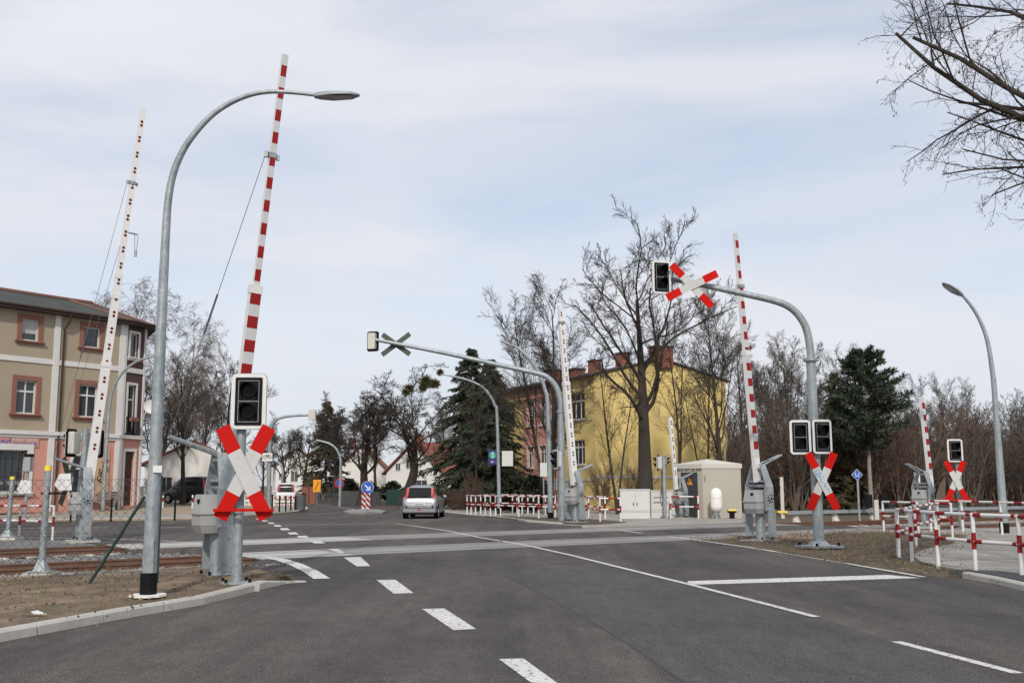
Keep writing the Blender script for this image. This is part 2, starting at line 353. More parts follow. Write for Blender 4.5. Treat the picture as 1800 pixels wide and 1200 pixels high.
kerbS = g((-400, 921), (0, 917), (250, 914.5), (340, 913), (430, 908), (477, 905), (520, 900.8), (541, 897), (541, 893.5), (523, 889), (500, 885), (470, 881.5), (440, 879.5))
roadR = g((470, 877), (520, 879.5), (560, 882), (600, 885), (650, 889), (704, 893), (760, 898), (820, 904.5), (900, 913), (925, 916), (1020, 923.5))
kerbR = g((1690, 1015), (1740, 1024), (1800, 1038))+[Vector((8.25, 12, 0)), Vector((8.8, -8, 0))]
t1r, t2r = s_at_px(1368, GAP), s_at_px(1560, 0)
t1l, t2l = s_at_px(205, GAP), s_at_px(424, 0)
road_poly = kerbL+g((513, 1023.5), (433, 993))+[track(t2l, -1.25), track(t2l, 1.25), track(t1l+2.2, GAP/2), track(t1l, GAP-1.25), track(t1l, GAP+1.25)]+g((120, 949), (-100, 948.5), (-400, 948))+kerbS+roadR
road_poly += [track(s_at_px(1060, GAP), GAP+1.3), track(s_at_px(1200, GAP), GAP+1.3), track(t1r, GAP+1.3), track(t1r, GAP-1.3), track(s_at_px(1490, GAP/2), GAP/2), track(t2r, 1.3), track(t2r, -1.3), track(s_at_px(1400, 0), -1.35), track(s_at_px(1262, 0), -1.35)]
road_poly += g((1225, 948.5), (1330, 965), (1480, 990), (1600, 1008), (1650, 1013.5))+kerbR
road = struct(patch('road', road_poly, 0.0, 'asphalt', skirt=.4))

def strip(a, b, wd, z=.004, mt='marking', name='road_marking', w2=None):
    a, b = Vector(a), Vector(b); d = (b-a).normalized(); n = Vector((-d.y, d.x, 0)); h = wd/2; h2 = (w2 or wd)/2
    m = MB(); m.face([(a-n*h)+Vector((0, 0, z)), (b-n*h2)+Vector((0, 0, z)), (b+n*h2)+Vector((0, 0, z)), (a+n*h)+Vector((0, 0, z))]); return m.build(name, mt, road)
def pline(pts, wd, z=.0115, mt='marking', name='road_marking'):
    m = MB(); pts = [Vector(p) for p in pts]; Lp = []; Rp = []
    for i, p in enumerate(pts):
        d = (pts[min(i+1, len(pts)-1)]-pts[max(i-1, 0)]).normalized(); n = Vector((-d.y, d.x, 0))*wd/2; Lp.append(p+n+Vector((0, 0, z))); Rp.append(p-n+Vector((0, 0, z)))
    for i in range(len(pts)-1): m.face([Rp[i], Rp[i+1], Lp[i+1], Lp[i]])
    return m.build(name, mt, road)
def quad(p4, z=.004, name='road_marking'):
    m = MB(); m.face([G(*p)+Vector((0, 0, z)) for p in p4]); return m.build(name, 'marking', road)
# broken line, traced corner by corner
for q in [((990, 1205), (1010, 1215), (920, 1157), (877, 1158)), ((797, 1107), (837, 1105), (781, 1069), (742, 1070)), ((692, 1043), (727, 1042), (695, 1018.5), (662, 1019)), ((627, 995), (651, 994.5), (634, 978.5), (604, 979.5))]:
    quad(q if q[0][1] < 1200 else ((975, 1230), (1018, 1228), (920, 1157), (877, 1158)))
for q in [((596, 972), (606, 971.5), (595, 964.5), (576, 965)), ((553, 955.2), (572, 955), (562, 950.5), (543, 951)), ((525, 945), (544, 945), (538, 941.5), (521, 942)), ((510, 939.5), (526, 939), (519, 935.3), (505, 936)), ((495, 932), (511, 931.7), (505, 928), (491, 928.5)), ((484, 925.6), (496, 925.4), (491, 922.3), (480, 922.6)), ((474, 920.6), (484, 920.4), (480, 918), (470, 918.2)), ((462, 916.4), (472, 916.2), (468, 914.3), (459, 914.5)), ((452, 912.8), (461, 912.6), (457, 911), (449, 911.2))]:
    quad(q, .012)
pline(g((1435, 1085), (1300, 1050), (1210, 1027), (1100, 1000), (1000, 975), (920, 957.3), (882, 950.5)), .12)
pline(g((882, 951), (840, 944), (790, 933.5), (740, 926), (695, 920.3), (600, 921.2), (498, 922.8)), .12)
strip(G(1575, 1127), G(1790, 1183), .12)
pline(g((1625, 1014.5), (1480, 989), (1330, 964), (1172, 942)), .12)
pline(g((1128, 937.5), (1090, 931.5), (1050, 928.5)), .12); pline(g((1040, 925.8), (980, 921), (925, 917.3)), .12)
quad(((1212, 1027.5), (1620, 1015.5), (1560, 1010), (1208, 1021)))
pline(g((465, 979), (495, 984), (520, 992), (545, 1004), (566, 1017.5)), .30)
pline(g((-200, 946), (60, 945.5), (150, 946), (250, 949), (310, 951.5)), .14)
pline(g((-100, 930), (80, 928), (190, 927)), .12); pline(g((280, 927), (325, 926.5)), .12)
strip(G(540, 903), G(600, 900.7), .12); pline(g((610, 899.5), (622, 897), (620, 894.5), (600, 891.5), (560, 888)), .1)
strip(G(1243, 921.3), G(1310, 923), .1)
pline(g((884, 1009), (960, 1048), (1050, 1097), (1130, 1148), (1198, 1195)), .035, .003, 'tar', 'tar_seam')
pline(g((340, 1040), (520, 1029), (640, 1017), (900, 997), (1080, 982), (1300, 966)), .025, .003, 'tar', 'tar_seam')

def crack(a, b, n, amp, seed):
    r_ = random.Random(seed); A, B = G(*a), G(*b); d = (B-A); nn = Vector((-d.y, d.x, 0)).normalized(); pline([A+d*k/n+nn*r_.uniform(-amp, amp)*(0 if k in (0, n) else 1) for k in range(n+1)], .018, .0032, 'tar', 'crack')
crack((1240, 1120), (1480, 1190), 14, .07, 3); crack((980, 1010), (1150, 990), 9, .08, 4)
pm = MB(); pm.face([p+Vector((0, 0, .0022)) for p in g((884, 1009), (960, 1048), (1050, 1097), (1130, 1148), (1198, 1195))+[Vector((3.2, 5, 0)), Vector((4.6, 5, 0))]+g((1440, 1084), (1305, 1050), (1212, 1027), (1100, 999), (1060, 990))]); pm.build('asphalt_repair', 'asphalt_patch', road)
def kerb(name, line, h, wd, side, step=1.0, ramp=None, mt='kerb', upto=None):
    line = [Vector(p) for p in line]; segs = []; acc = 0
    root = struct(thing(name, None, None)); pts = []
    for a, b in zip(line[:-1], line[1:]):
        n = max(1, int((b-a).length/.25))
        for i in range(n): pts.append(a.lerp(b, i/n))
    pts.append(line[-1]); cur = [pts[0]]; l = 0
    for p in pts[1:]:
        l += (p-cur[-1]).length; cur.append(p)
        if l >= step or p is pts[-1]: segs.append(cur); cur = [p]; l = 0
    for k, sg in enumerate(segs):
        m = MB(); ring = []
        for i, p in enumerate(sg):
            d = (sg[min(i+1, len(sg)-1)]-sg[max(i-1, 0)]).normalized(); n = Vector((-d.y, d.x, 0))*side
            q = p+d*(.012 if i == 0 else (-.012 if i == len(sg)-1 else 0)); hh = h
            if ramp and k >= len(segs)-ramp: f = i/(len(sg)-1); hh = h*(1-(k-len(segs)+ramp+f)/ramp*.85)
            c = min(.03, hh*.4)
            ring.append([q+Vector((0, 0, -.1)), q+Vector((0, 0, hh-c))+n*.01, q+n*(.01+c)+Vector((0, 0, hh)), q+n*wd+Vector((0, 0, hh)), q+n*wd+Vector((0, 0, -.1))])
        vs = [p for r in ring for p in r]; fs = []
        for i in range(len(ring)-1):
            for j in range(5): j2 = (j+1) % 5; fs.append((i*5+j, i*5+j2, (i+1)*5+j2, (i+1)*5+j))
        fs += [(4, 3, 2, 1, 0), tuple((len(ring)-1)*5+j for j in range(5))]
        m._a(vs, fs); m.build('kerb_stone', mt, root)
    return root
kerb('kerb', kerbL[1:]+g((540, 1022.5)), .125, .15, 1, ramp=1)
kerb('kerb', kerbS[:9], .11, .16, 1, step=2.0)
kerb('kerb', kerbR[:4], .11, .14, 1, step=1.0)
kerb('kerb', g((704, 893), (760, 898), (820, 904.5), (900, 913), (925, 916.3), (985, 921)), .07, .15, 1, step=2.0)

# verges and pavements
def z_left(x, y):
    d = dist_poly(x, y, kerbL); dt = min(dist_poly(x, y, TL)-2.4, 3); return min(.115, -.13+.26*max(0, min(1, dt/1.8)))
TL = [track(s) for s in np.arange(-30, t2l+3, 2)]
off_k = [p+Vector((-.15, .02, 0)) for p in kerbL[1:-1]]
dirt_poly = off_k+g((497, 1024.5), (513, 1023.5), (433, 993))+[track(t2l-.3, -1.5), track(t2l-1.5, -2.3), track(t2l-6, -2.6), track(t2l-14, -2.6), track(-24, -2.6), Vector((-30, -8, 0))]
struct(patch('dirt_verge', dirt_poly, z_left, 'dirt', res=.33, amp=.035, box=(-14, -3, 9, 27)))
def pave(x, y): return .11+min(.42, .032*max(0, dist_poly(x, y, kerbS[:9])))
sp = kerbS+[Vector((-30, 118, 0)), Vector((-75, 118, 0)), Vector((-75, 48, 0))]
struct(patch('sandy_forecourt', [p for p in sp], lambda x, y: pave(x, y)-.02, 'sand', res=2.5, amp=.02, box=(-45, -8, 42, 100)))
inner = []
for i, p in enumerate(kerbS[:9]):
    a = kerbS[max(0, i-1)]; b = kerbS[min(len(kerbS)-1, i+1)]; d = (b-a).normalized(); inner.append(p+Vector((-d.y, d.x, 0))*.16)
back = [p+Vector((-1.0, 3.2, 0)) for p in inner[:6]]
struct(patch('pavement', inner+[inner[-1]+Vector((-3, 3, 0))]+list(reversed(back)), lambda x, y: pave(x, y)+.004, 'paving', res=1.5))
centre = roadR[5:]+[track(s_at_px(1060, GAP), GAP+1.32), track(s_at_px(1200, GAP), GAP+1.32), track(s_at_px(1340, GAP), GAP+1.32), Vector((13.5, 56, 0)), Vector((12, 62, 0)), Vector((4, 72, 0)), Vector((-3, 84, 0))]
struct(patch('pavement', centre, .03, 'paving', res=None))
struct(patch('grass_verge', g((850, 908), (900, 913), (925, 916.2), (1020, 923.2), (1052, 922.5), (1100, 919.3), (1088, 917.5), (1030, 913.5), (960, 911), (900, 908.5)), .06, 'verge', res=.8, amp=.03))
struct(patch('garden_ground', [roadR[0]]+g((520, 879), (600, 884.5), (650, 888.6), (704, 892.5))+[Vector((-3, 84.2, 0)), Vector((4, 72.2, 0)), Vector((30, 90, 0)), Vector((30, 200, 0)), Vector((-50, 200, 0))], .015, 'verge', res=None))
def z_right(x, y): return .10 if y < 22 else (.012 if y > 34 else .10-(y-22)/12*.088)
pv = g((1480, 933.5), (1580, 936), (1701, 941), (1674, 959), (1640, 966), (1616, 974), (1606, 983), (1618, 995), (1660, 1005), (1700, 1011))+[p+Vector((.14, .0, 0)) for p in kerbR]+[Vector((40, -8, 0)), Vector((40, 44, 0)), track(s_at_px(1900, 0), -1.5), track(s_at_px(1700, 0), -1.4), track(t2r, -1.32)]
struct(patch('footpath', pv, z_right, 'paving', res=1.2, box=(6, 24, 9, 42)))
vr = g((1225, 948.5), (1330, 965), (1480, 990), (1600, 1008), (1650, 1013.5), (1690, 1014.5), (1700, 1011), (1660, 1005), (1618, 995), (1606, 983), (1616, 974), (1640, 966), (1674, 959), (1701, 941), (1580, 936), (1480, 933.5))+[track(s_at_px(1400, 0), -1.36), track(s_at_px(1262, 0), -1.36)]
EDGE = g((1225, 948.5), (1330, 965), (1480, 990), (1600, 1008), (1650, 1013.5))
struct(patch('verge', vr, lambda x, y: .004+min(z_right(x, y)*.8, .06*dist_poly(x, y, EDGE)), 'verge', res=.4, amp=.04))
struct(patch('red_gravel', g((1290, 946.5), (1340, 945), (1440, 939), (1452, 941), (1440, 948), (1360, 950.5)), .05, 'redgravel', res=.6, amp=.012, skirt=.1))
struct(patch('kerb_footway', g((1668, 1012.6), (1700, 1011.4), (1760, 1015), (1800, 1020))+[kerbR[2]+Vector((.17, 0, 0)), kerbR[1]+Vector((.17, .05, 0)), kerbR[0]+Vector((.17, .1, 0))], .118, 'asphalt_dark', skirt=.1))

# ballast beds
def bed(s0, s1, mt='ballast'):
    ss = list(np.arange(s0, s1, 2.0))+[s1]
    return [track(s, -1.45) for s in ss]+[track(s, GAP+2.0) for s in reversed(ss)]
pb = [track(s, -3.0) for s in np.arange(-32, t2l-1.5, 2)]+[track(t2l-1.2, -2.6), track(t2l, -1.6), track(t2l, 1.2), track(t1l+2.2, GAP/2), track(t1l, GAP-1.2), track(t1l, GAP+2.2)]+[track(s, GAP+2.2) for s in np.arange(t1l-2, -32, -2)]
struct(patch('ballast_bed', pb, -.15, 'ballast', res=.5, amp=.05, skirt=.1, box=(-24, -4, 12, 34)))
struct(patch('ballast_bed', [track(t1r, GAP-1.4), track(s_at_px(1490, GAP/2), GAP/2), track(t2r, 1.4)]+[track(s, -1.5) for s in np.arange(t2r+.1, 90, 3)]+[track(s, GAP+3.2) for s in np.arange(90, t1r, -3)], -.14, 'ballast', res=None, skirt=.1))
sv = g((-420, 947.6), (-100, 948), (120, 948.6))+[track(t1l-.2, GAP+1.9), track(t1l-.2, GAP+1.3), track(t1l-8, GAP+1.3), track(-20, GAP+1.3)]
struct(patch('gravel_strip', sv, .0, 'ballast', res=.7, amp=.04, skirt=.2))

def rails(off, l_end, r_end, name):
    root = struct(thing(name, None, None))
    prof = [(-.065, -.16), (.065, -.16), (.065, -.145), (.012, -.12), (.012, -.045), (.036, -.035), (.036, 0), (-.036, 0), (-.036, -.035), (-.012, -.045), (-.012, -.12), (-.065, -.145)]
    for sgn in (-1, 1):
        for (s0, s1) in ((-34, l_end+.5), (r_end-.5, 95)):
            m = MB(); ss = np.arange(s0, s1, 1.0); n = len(prof); vs = []; fs = []
            for i, s in enumerate(ss):
                for (a, z) in prof: p = track(s, off+sgn*.7525+a); vs.append((p.x, p.y, z+.012))
                if i:
                    for j in range(n): j2 = (j+1) % n; fs.append(((i-1)*n+j, (i-1)*n+j2, i*n+j2, i*n+j))
            m._a(vs, fs); m.build('rail', 'rail', root)
        m = MB(); ss = np.arange(l_end, r_end+.5, .8)     # flush rail head and flangeway in the crossing
        for (o0, o1, mt, z) in ((-.036, .036, 'rail_top', .0125), (.036*-sgn*-1, 0, None, 0)):
            if mt is None: continue
            q = MB()
            for s in ss[:-1]:
                a, b, c, d = track(s, off+sgn*.7525+o0), track(s+.8, off+sgn*.7525+o0), track(s+.8, off+sgn*.7525+o1), track(s, off+sgn*.7525+o1)
                q.face([p+Vector((0, 0, z)) for p in (a, b, c, d)])
            q.build('rail_head', mt, root)
        q = MB()
        for s in ss[:-1]:
            o0 = sgn*(.7525-.036-.05); o1 = sgn*(.7525-.036); lo, hi = min(o0, o1), max(o0, o1)
            q.face([p+Vector((0, 0, .0105)) for p in (track(s, off+lo), track(s+.8, off+lo), track(s+.8, off+hi), track(s, off+hi))])
        q.build('flangeway', 'tar', root)
    k = 0; s = l_end                                       # concrete crossing slabs, 2.4 m long each
    while s < r_end:
        e = min(s+2.4, r_end); m = MB(); vs = []
        for z in (-.1, .008):
            for (ss_, oo) in ((s+.008, -1.22), (e-.008, -1.22), (e-.008, 1.22), (s+.008, 1.22)): p = track(ss_, off+oo); vs.append(Vector((p.x, p.y, z+random.uniform(-.001, .001))))
        m.hull8(vs); m.build('crossing_slab', 'panel_edge' if (k < 1 and off == 0) or (k < 3 and off > 0) else 'panel', root); s = e; k += 1
    base = MB().box((0, 0, 0), (2.5, .26, .2), taper=.92); ms = None
    for (s0, s1) in ((-26, l_end-.3), (r_end+.5, 62)):
        s = s0
        while s < s1:
            p = track(s, off); q = track(s+.1, off)-p; an = math.atan2(q.y, q.x)-math.pi/2
            if ms is None:
                o = base.build('sleeper', 'sleeper', root); ms = o.data
            else:
                o = bpy.data.objects.new('sleeper', ms); COL.objects.link(o); o.parent = root
            o.location = (p.x, p.y, -.235+.02); o.rotation_euler = (0, 0, an+math.pi/2+math.pi/2); s += .68
    return root
rails(0.0, t2l, t2r, 'railway_track'); rails(GAP, t1l, t1r, 'railway_track')
# loose ballast and verge litter
def rocks(name, n, place, smin, smax, mt, label, cat):
    ico = [(0, 0, 1), (.9, 0, .2), (.28, .85, .25), (-.72, .53, .2), (-.72, -.53, .25), (.28, -.85, .2), (0, 0, -.6)]
    fc = [(0, 1, 2), (0, 2, 3), (0, 3, 4), (0, 4, 5), (0, 5, 1), (6, 2, 1), (6, 3, 2), (6, 4, 3), (6, 5, 4), (6, 1, 5)]
    I = np.array(ico); V = []; F = []
    for i in range(n):
        p = place()
        if p is None: continue
        s = random.uniform(smin, smax); q = I*(1+rng.uniform(-.3, .3, (7, 1)))*s*np.array([1, random.uniform(.6, 1), random.uniform(.5, .8)])
        a = random.uniform(0, 6.28); c, s_ = math.cos(a), math.sin(a); q = np.stack([q[:, 0]*c-q[:, 1]*s_, q[:, 0]*s_+q[:, 1]*c, q[:, 2]], 1)+np.array(p)
        b = len(V); V += [tuple(r) for r in q]; F += [tuple(k+b for k in f) for f in fc]
    m = MB(); m.v = V; m.f = F; o = m.build(name, mt); tag(o, label, cat, kind='stuff')
def pl_ballast():
    s = random.uniform(-14, t2l-.1); off = random.choice([random.uniform(-3.1, -.9), random.uniform(-3.0, -.9), random.uniform(-1.3, GAP+1.6)])
    p = track(s, off); z = -.13 if off > -2.3 else -.13+(-2.3-off)*.16
    for r in (-.7525, .7525, GAP-.7525, GAP+.7525):
        if abs(off-r) < .09: return None
    return (p.x, p.y, z+random.uniform(-.01, .03))
rocks('ballast_stones', 14000, pl_ballast, .025, .06, 'stone', 'loose grey ballast stones around the rusty rails on the left', 'ballast')
# ------------------------------------------------------------------ buildings
class Face:
    """a vertical wall plane: P a point on it, r its right direction as seen from outside; coordinates (a, z, out)"""
    def __init__(s, P, r):
        s.P = Vector((P[0], P[1], 0)); s.r = Vector((r[0], r[1], 0)).normalized(); s.n = Vector((s.r.y, -s.r.x, 0))
    def px(s, x, y):
        d = ray(x, y); D = Vector((d[0], d[1], 0)); t = s.P.dot(s.n)/D.dot(s.n); q = D*t; return (q-s.P).dot(s.r), CAM_H+d[2]*t
    def pt(s, a, z, o=0.0): return s.P+s.r*a+s.n*o+Vector((0, 0, z))
    def box(s, m, a0, a1, z0, z1, o0, o1):
        m.hull8([s.pt(a0, z0, o1), s.pt(a1, z0, o1), s.pt(a1, z0, o0), s.pt(a0, z0, o0), s.pt(a0, z1, o1), s.pt(a1, z1, o1), s.pt(a1, z1, o0), s.pt(a0, z1, o0)]); return m
    def mat(s, a, z, o): return frame(s.pt(a, z, o), s.r, (0, 0, 1), s.n)
def wall(root, fc, a0, a1, z0, z1, ops, mt, depth=.16, top=None, name='wall'):
    xs = sorted({a0, a1, *[o[0] for o in ops], *[o[1] for o in ops]}); zs = sorted({z0, z1, *[o[2] for o in ops], *[o[3] for o in ops]})
    m = MB()
    for x, x2 in zip(xs[:-1], xs[1:]):
        for z, z2 in zip(zs[:-1], zs[1:]):
            if any(o[0] <= x+1e-4 and x2 <= o[1]+1e-4 and o[2] <= z+1e-4 and z2 <= o[3]+1e-4 for o in ops): continue
            m.face([fc.pt(x, z), fc.pt(x2, z), fc.pt(x2, z2), fc.pt(x, z2)])
    for (x, x2, z, z2) in ops:
        d = -depth
        for q in ([(x, z, 0), (x, z, d), (x2, z, d), (x2, z, 0)], [(x, z2, 0), (x2, z2, 0), (x2, z2, d), (x, z2, d)], [(x, z, 0), (x, z2, 0), (x, z2, d), (x, z, d)], [(x2, z, 0), (x2, z, d), (x2, z2, d), (x2, z2, 0)]): m.face([fc.pt(*p) for p in q])
    if top: m.face([fc.pt(*p) for p in top])
    return m.build(name, mt, root)
def window(root, fc, o, trans=0.0, mull=1, fr='trim_white', depth=.16, curtain=False, bars=None, fw=.07):
    a0, a1, z0, z1 = o; m = MB(); e = depth; B = lambda x0, x1, y0, y1, p=0: fc.box(m, x0, x1, y0, y1, -e, -e+.05+p)
    B(a0, a0+fw, z0, z1); B(a1-fw, a1, z0, z1); B(a0+fw, a1-fw, z0, z0+fw); B(a0+fw, a1-fw, z1-fw, z1)
    zt = z1-(z1-z0)*trans
    if trans: B(a0+fw, a1-fw, zt-.045, zt+.045, .012)
    for k in range(1, mull+1):
        x = a0+(a1-a0)*k/(mull+1); B(x-.032, x+.032, z0+fw, z1-fw, .006)
    wn = m.build('window', fr, root); q = MB()
    q.face([fc.pt(a0, z0, -e+.012), fc.pt(a1, z0, -e+.012), fc.pt(a1, z1, -e+.012), fc.pt(a0, z1, -e+.012)]); q.build('pane', 'glass', wn)
    if curtain:
        c = MB(); zc = z0+(z1-z0)*curtain; c.face([fc.pt(a0+.03, zc, -e+.02), fc.pt(a1-.03, zc, -e+.02), fc.pt(a1-.03, z1-.03, -e+.02), fc.pt(a0+.03, z1-.03, -e+.02)]); c.build('curtain', 'curtain', wn)
    return wn
def surround(root, fc, o, wd, mt, out=.05, sill=.12, name='window_surround'):
    a0, a1, z0, z1 = o; m = MB()
    fc.box(m, a0-wd, a0, z0-.02, z1+wd, 0, out); fc.box(m, a1, a1+wd, z0-.02, z1+wd, 0, out); fc.box(m, a0, a1, z1, z1+wd, 0, out)
    s = m.build(name, mt, root)
    if sill:
        m = MB(); fc.box(m, a0-wd-.1, a1+wd+.1, z0-sill*.5-.02, z0-.02, 0, out+.12); fc.box(m, a0-wd-.05, a1+wd+.05, z0-sill-.06, z0-sill*.5-.02, 0, out+.06); m.build('sill', mt, s)

# ---- corner house on the left
C0 = Vector((-22.3, 58.5, 0)); FA = Face(C0, (.58, .814)); FB = Face(C0, (.3, .954))
hl = thing('corner_house', 'three storey beige and pink corner house with red window surrounds and grey hipped roof', 'building', (C0.x, C0.y, .5))
zE = FA.px(160, 557)[1]; zC = FA.px(100, 762)[1]; zBelt = FA.px(100, 637)[1]; Z0 = .3
def op(fc, x0, y0, x1, y1):
    a, z = fc.px(x0, (y0+y1)/2); b, _ = fc.px(x1, (y0+y1)/2); xm = (x0+x1)/2; return (a, b, fc.px(xm, y1)[1], fc.px(xm, y0)[1])
w3a, w3b = op(FA, 38, 561, 68, 599), op(FA, 147, 575, 176, 611)
w2a, w2b = op(FA, 28, 668, 63, 727), op(FA, 138, 676, 171, 733)
sp_ = 3.35; a_left = -16
up_ops = [w3a, w3b, w2a, w2b]; ext = []
for (q, k) in ((w3a, 1), (w2a, 1), (w3a, 2), (w2a, 2)):
    d = (w3b[0]-w3a[0])*k; ext.append((q[0]-d, q[1]-d, q[2], q[3]))
ext = [e for e in ext if e[0] > a_left+.3]
shop = (FA.px(-62, 830)[0], FA.px(46, 830)[0], FA.px(46, 864)[1], FA.px(46, 791)[1]); shop2 = (FA.px(128, 830)[0], FA.px(160, 830)[0], FA.px(150, 878)[1], FA.px(150, 800)[1])
wall(hl, FA, a_left, 0, zC, zE, up_ops+ext, 'beige_wall'); wall(hl, FA, a_left, 0, Z0, zC, [shop, shop2], 'pink_wall')
for i, o_ in enumerate(up_ops+ext):
    top = o_[2] > zBelt; window(hl, FA, o_, 0 if top else .33, 0 if top else 1, curtain=(.35 if i in (0, 5) else (.0 if top else False)) if top else False)
    surround(hl, FA, o_, .24, 'trim_red')
window(hl, FA, shop, 0, 0, depth=.3, fw=.05); surround(hl, FA, shop, .32, 'trim_white', .06, .16)
gr = MB()
for k in range(9): a = shop[0]+(shop[1]-shop[0])*(k+.5)/9; FA.box(gr, a-.012, a+.012, shop[2], shop[3], -.12, -.1)
for k in range(3): z = shop[2]+(shop[3]-shop[2])*(k+.5)/3; FA.box(gr, shop[0], shop[1], z-.015, z+.015, -.1, -.085)
gr.build('window_grille', 'wire', hl)
window(hl, FA, shop2, .3, 1, depth=.2); surround(hl, FA, shop2, .2, 'trim_white', .05, 0)
m = MB(); pa, pz = FA.px(94, 700); FA.box(m, pa-.17, pa+.17, Z0, zE-.1, 0, .07); m.build('pilaster', 'trim_white', hl)
m = MB(); FA.box(m, -.36, 0, Z0, zE-.1, 0, .07); m.build('pilaster', 'trim_white', hl)
m = MB(); m.tube([FA.pt(pa+.36, Z0, .1), FA.pt(pa+.36, zE-.9, .1), FA.pt(pa+.45, zE-.6, .3), FA.pt(pa+.5, zE-.05, .5)], .06, 8); m.build('downpipe', 'eaves', hl, True)
m = MB(); FA.box(m, a_left, pa-.17, zBelt-.14, zBelt+.14, 0, .05); FA.box(m, pa+.17, -.36, zBelt-.14, zBelt+.14, 0, .05); m.build('belt_course', 'trim_white', hl)
m = MB(); FA.box(m, a_left, 0.1, zC-.1, zC+.1, 0, .16); FA.box(m, a_left, 0.05, zC-.26, zC-.1, 0, .08); m.build('cornice', 'trim_white', hl)
sa0, sa1 = FA.px(-60, 775)[0], FA.px(68, 775)[0]; sz0, sz1 = FA.px(40, 785)[1], FA.px(40, 768.5)[1]
m = MB(); FA.box(m, sa0, sa1, sz0, sz1, .0, .05); sg = m.build('shop_sign', 'pink_wall', hl)
wS = lambda a, b: FA.px(b, 776)[0]-FA.px(a, 776)[0]
text('sign_lettering', 'and', .56, 'blue_sign', sg, FA.mat(FA.px(6, 775)[0], (sz0+sz1)/2, .055), fit=wS(-6, 18))
text('sign_lettering', '-strausberg.de', .34, 'blue_sign', sg, FA.mat(FA.px(42, 779)[0], sz0+.16, .055), fit=wS(20, 65))
text('sign_lettering', 'INTERNET TELEFON', .2, 'trim_white', sg, FA.mat(FA.px(42, 772)[0], sz1-.13, .055), fit=wS(21, 64), shear=.2)
text('window_lettering', 'Mo - Fr  10 - 18', .3, 'trim_white', hl, FA.mat(FA.px(12, 849)[0], FA.px(12, 849)[1], -.27), sx=.8)
m = MB(); q0, q1 = FA.px(168, 830)[0], FA.px(190, 830)[0]; FA.box(m, q0, q1, FA.px(180, 868)[1], FA.px(180, 788)[1], .03, .07); wp = m.build('wooden_panel', 'wood_panel', hl)
text('panel_lettering', 'Effigie', .62, 'black', wp, FA.mat((q0+q1)/2, FA.px(180, 828)[1], .075) @ Matrix.Rotation(R_(78), 4, 'Z'), shear=.35)
# chamfered corner
cw = 1.85; d3, d2 = op(FB, 226, 586, 243, 628), op(FB, 218, 676, 237, 762); door = op(FB, 211, 793, 234, 886)
cl = lambda o: (max(.42, o[0]), min(cw-.36, o[1]), o[2], o[3])
d3, d2, door = cl(d3), cl(d2), cl(door); door = (door[0], door[1], Z0+.25, door[3])
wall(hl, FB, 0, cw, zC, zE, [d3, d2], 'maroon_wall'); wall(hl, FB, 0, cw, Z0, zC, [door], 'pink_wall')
window(hl, FB, d3, 0, 0); surround(hl, FB, d3, .14, 'trim_white', .05, .14); window(hl, FB, d2, .3, 0); surround(hl, FB, d2, .14, 'trim_white', .05, 0)
m = MB(); FB.box(m, door[0], door[1], door[2], door[3], -.2, -.14)
for k in range(26): z = door[2]+.05+k*(door[3]-door[2]-.1)/26; FB.box(m, door[0]+.02, door[1]-.02, z, z+.06, -.14, -.12)
m.build('shutter_door', 'brown_door', hl); surround(hl, FB, door, .16, 'trim_white', .05, 0, 'door_surround')
m = MB(); FB.box(m, 0, cw+.1, zC-.12, zC+.1, 0, .16); m.build('cornice', 'trim_white', hl)
m = MB(); FB.box(m, 0, cw, zBelt-.14, zBelt+.14, 0, .05); m.build('belt_course', 'trim_white', hl)
m = MB(); FB.box(m, cw-.16, cw, Z0, zE-.1, 0, .06); FB.box(m, 0, .14, Z0, zE-.1, 0, .06); m.build('pilaster', 'trim_white', hl)
rb = MB()
for k in range(12): a = d2[0]-.1+(d2[1]-d2[0]+.2)*k/11; FB.box(rb, a-.012, a+.012, d2[2], d2[2]+.9, .08, .1)
FB.box(rb, d2[0]-.12, d2[1]+.12, d2[2]+.9, d2[2]+.95, .07, .11); FB.box(rb, d2[0]-.12, d2[1]+.12, d2[2]-.02, d2[2]+.02, .0, .2); bal = rb.build('balcony_rail', 'black', hl)
m = MB(); FB.box(m, d2[0]+.1, d2[1], d2[2]+.72, d2[2]+.92, .1, .3); m.build('flower_box', 'trim_red', bal)
D0 = FB.pt(cw, 0); FCc = Face(D0, (-.45, .893)); Fback = Face(FA.pt(a_left, 0), (-.814, .58))
wall(hl, FCc, 0, 13, Z0, zE, [], 'beige_wall')
A0 = FA.pt(a_left, 0)
m = MB(); m.face([A0+Vector((0, 0, Z0)), A0+Vector((0, 0, zE)), FCc.pt(13, zE)+Vector((-13, -6, 0)), FCc.pt(13, Z0)+Vector((-13, -6, 0))]); m.face([FCc.pt(13, Z0), FCc.pt(13, Z0)+Vector((-13, -6, 0)), FCc.pt(13, zE)+Vector((-13, -6, 0)), FCc.pt(13, zE)]); m.build('rear_wall', 'beige_wall', hl)
ev = [FA.pt(a_left-.4, zE, .5), FA.pt(.18, zE, .5), FB.pt(cw+.35, zE, .5), FCc.pt(13.4, zE, .5), FCc.pt(13.4, zE)+Vector((-13.5, -6, 0)), ]
rz_ = FA.px(100, 511)[1]*1.02
rd = [FA.pt(a_left+2, rz_, -3.4), FA.pt(-1.6, rz_, -3.4), FB.pt(cw-1.0, rz_, -3.2), FCc.pt(10.5, rz_, -3.0), FCc.pt(10.5, rz_, -3)+Vector((-8, -4, 0))]
m = MB(); n5 = len(ev)
m._a(ev+rd, [(i, (i+1) % n5, n5+(i+1) % n5, n5+i) for i in range(n5)]+[tuple(range(n5, 2*n5))]); rf = m.build('roof', 'roof_grey', hl)
